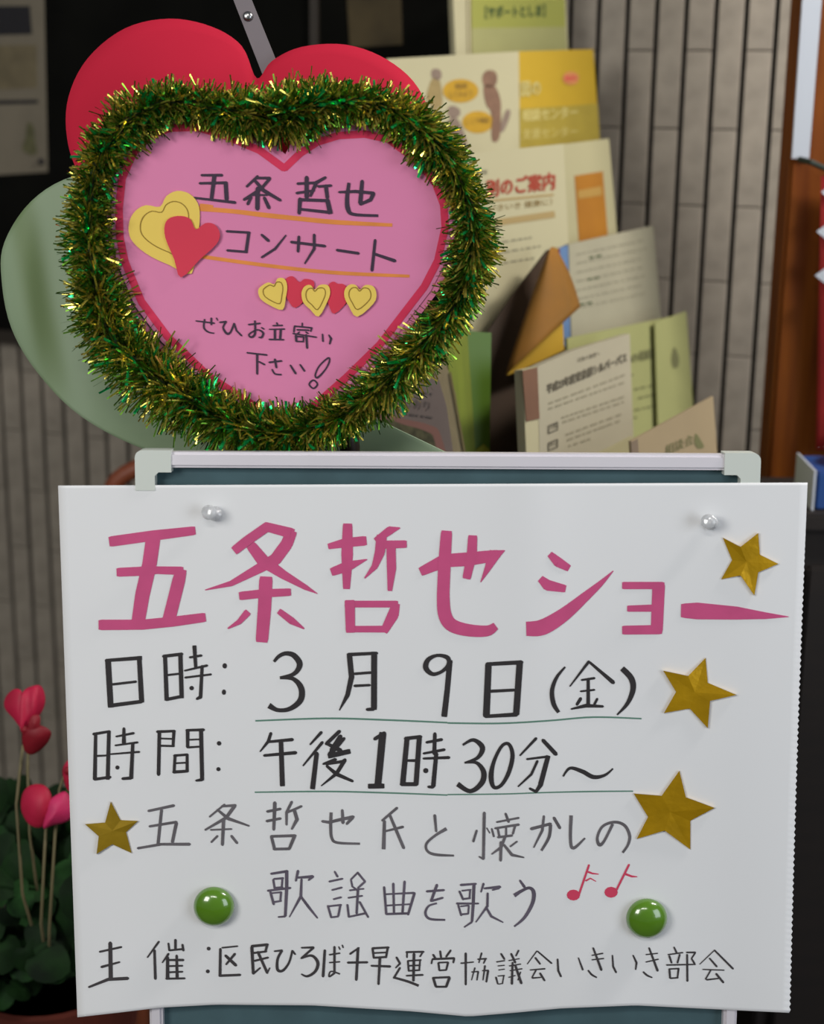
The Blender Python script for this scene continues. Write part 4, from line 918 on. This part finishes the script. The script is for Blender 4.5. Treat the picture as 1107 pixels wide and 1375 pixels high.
def leaf(c, r, nrm, upv, m):
    nrm = nrm.normalized(); u = (upv - nrm * upv.dot(nrm)).normalized(); s = nrm.cross(u)
    n = 16; vs = [c]; fs = []
    for q in (0.5, 1.0):
        for i in range(n):
            a = 2 * PI * i / n; k = 1 - 0.45 * math.exp(-((a - PI) / 0.35) ** 2) + 0.12 * math.exp(-(min(a, 2 * PI - a) / 0.4) ** 2)
            vs.append(c + (u * math.cos(a) + s * math.sin(a) * 0.92) * r * k * q + nrm * (-0.22 * r * q * q + 0.03 * r * math.sin(4 * a) * q))
    for i in range(n):
        j = (i + 1) % n; fs.append((0, 1 + i, 1 + j)); fs.append((1 + i, 1 + n + i, 1 + n + j, 1 + j))
    o = obj('leaf', (vs, fs), m, cy, smooth=True)
for i in range(230):
    px = rnd.uniform(-80, 150); py = 1345 - (1345 - 1060) * rnd.random() ** 0.8
    c = at(px, py, rnd.uniform(1.61, 1.84))
    if (c - Vector((pc.x, pc.y, c.z))).length > 0.18 or c.z < hz - 0.03: continue
    if py < 1130 and c.y < pc.y: continue
    out = Vector((c.x - pc.x, c.y - pc.y, 0))
    nr = (Vector((rnd.gauss(0, .35), -0.75 + rnd.gauss(0, .3), 0.6 + rnd.gauss(0, .3))) + out * 2)
    leaf(c, rnd.uniform(0.014, 0.025), nr, Vector((rnd.gauss(0, .7), 0, -1)), lf1 if rnd.random() < .6 else lf2)
pet = mat('crimson_petal', (200, 28, 72), 0.6, rgb2=(172, 18, 52), scale=30)
pet2 = mat('pink_petal', (216, 60, 120), 0.6, rgb2=(200, 36, 90), scale=30)
pet3 = mat('deep_red_petal', (150, 16, 36), 0.6, rgb2=(128, 12, 30), scale=30)
stem = mat('pale_stem', (112, 104, 74), 0.7)
def petal(out, c, P, m, b, par):
    obj('petal', sheet([(x, y) for x, y in cr(out, 4, True)], c, P, 0.0006, 6, 0.0, b), m, par, smooth=True)
CP = Plane(at(40, 1000, 1.57), -FW)
def flower(center): 
    return obj('flower', lathe(CP(*center), [(0.003, -0.004), (0.005, 0.0), (0.003, 0.004)], 10, UP), pet3, cy)
f1 = flower((34, 980))
petal([(8, 935), (20, 925), (30, 930), (34, 955), (30, 978), (18, 965), (6, 950)], (21, 948), Plane(CP(20, 950, -0.002), -FW + RT * -0.5), pet, lambda x, y, t: -0.004 * t * t, f1)
petal([(30, 930), (44, 921), (56, 922), (61, 940), (55, 958), (40, 972), (28, 982), (26, 955)], (43, 947), Plane(CP(44, 946, 0.004), -FW + RT * 0.3), pet, lambda x, y, t: -0.007 * t * t + 0.002 * math.sin(x * .3), f1)
petal([(30, 985), (42, 974), (58, 975), (69, 984), (62, 1000), (45, 1013), (33, 1008)], (48, 992), Plane(CP(48, 990, 0.006), -FW - UP * 0.4), pet3, lambda x, y, t: -0.006 * t * t, f1)
petal([(44, 960), (54, 962), (52, 980), (42, 984), (38, 972)], (46, 972), Plane(CP(46, 972, 0.008), -FW), pet3, lambda x, y, t: -0.003 * t, f1)
f2 = flower((66, 1100))
petal([(32, 1062), (46, 1053), (62, 1056), (70, 1072), (68, 1095), (55, 1111), (38, 1106), (28, 1085)], (50, 1082), Plane(CP(50, 1080, 0.006), -FW + RT * -0.3), pet, lambda x, y, t: -0.009 * t * t, f2)
petal([(66, 1076), (78, 1066), (90, 1064), (100, 1085), (92, 1102), (72, 1108), (58, 1112), (62, 1092)], (78, 1088), Plane(CP(78, 1088, 0.008), -FW + RT * 0.3), pet2, lambda x, y, t: -0.008 * t * t, f2)
f3 = flower((92, 1035))
petal([(84, 1035), (92, 1020), (104, 1018), (110, 1040), (100, 1062), (90, 1060)], (96, 1040), Plane(CP(96, 1040, -0.004), -FW), pet, lambda x, y, t: -0.005 * t * t, f3)
for f, pts in ((f1, [(31, 1000), (26, 1040), (22, 1080), (30, 1200)]), (f1, [(38, 1008), (37, 1030), (40, 1120)]), (f2, [(62, 1108), (60, 1140), (55, 1240)]), (f3, [(86, 1042), (80, 1060), (74, 1120), (66, 1250)])):
    obj('stem', tube([CP(x, y, -0.012) for x, y in pts] + [Vector((pc.x, pc.y, hz - 0.02))], 0.0016, 7), stem, f, smooth=True)
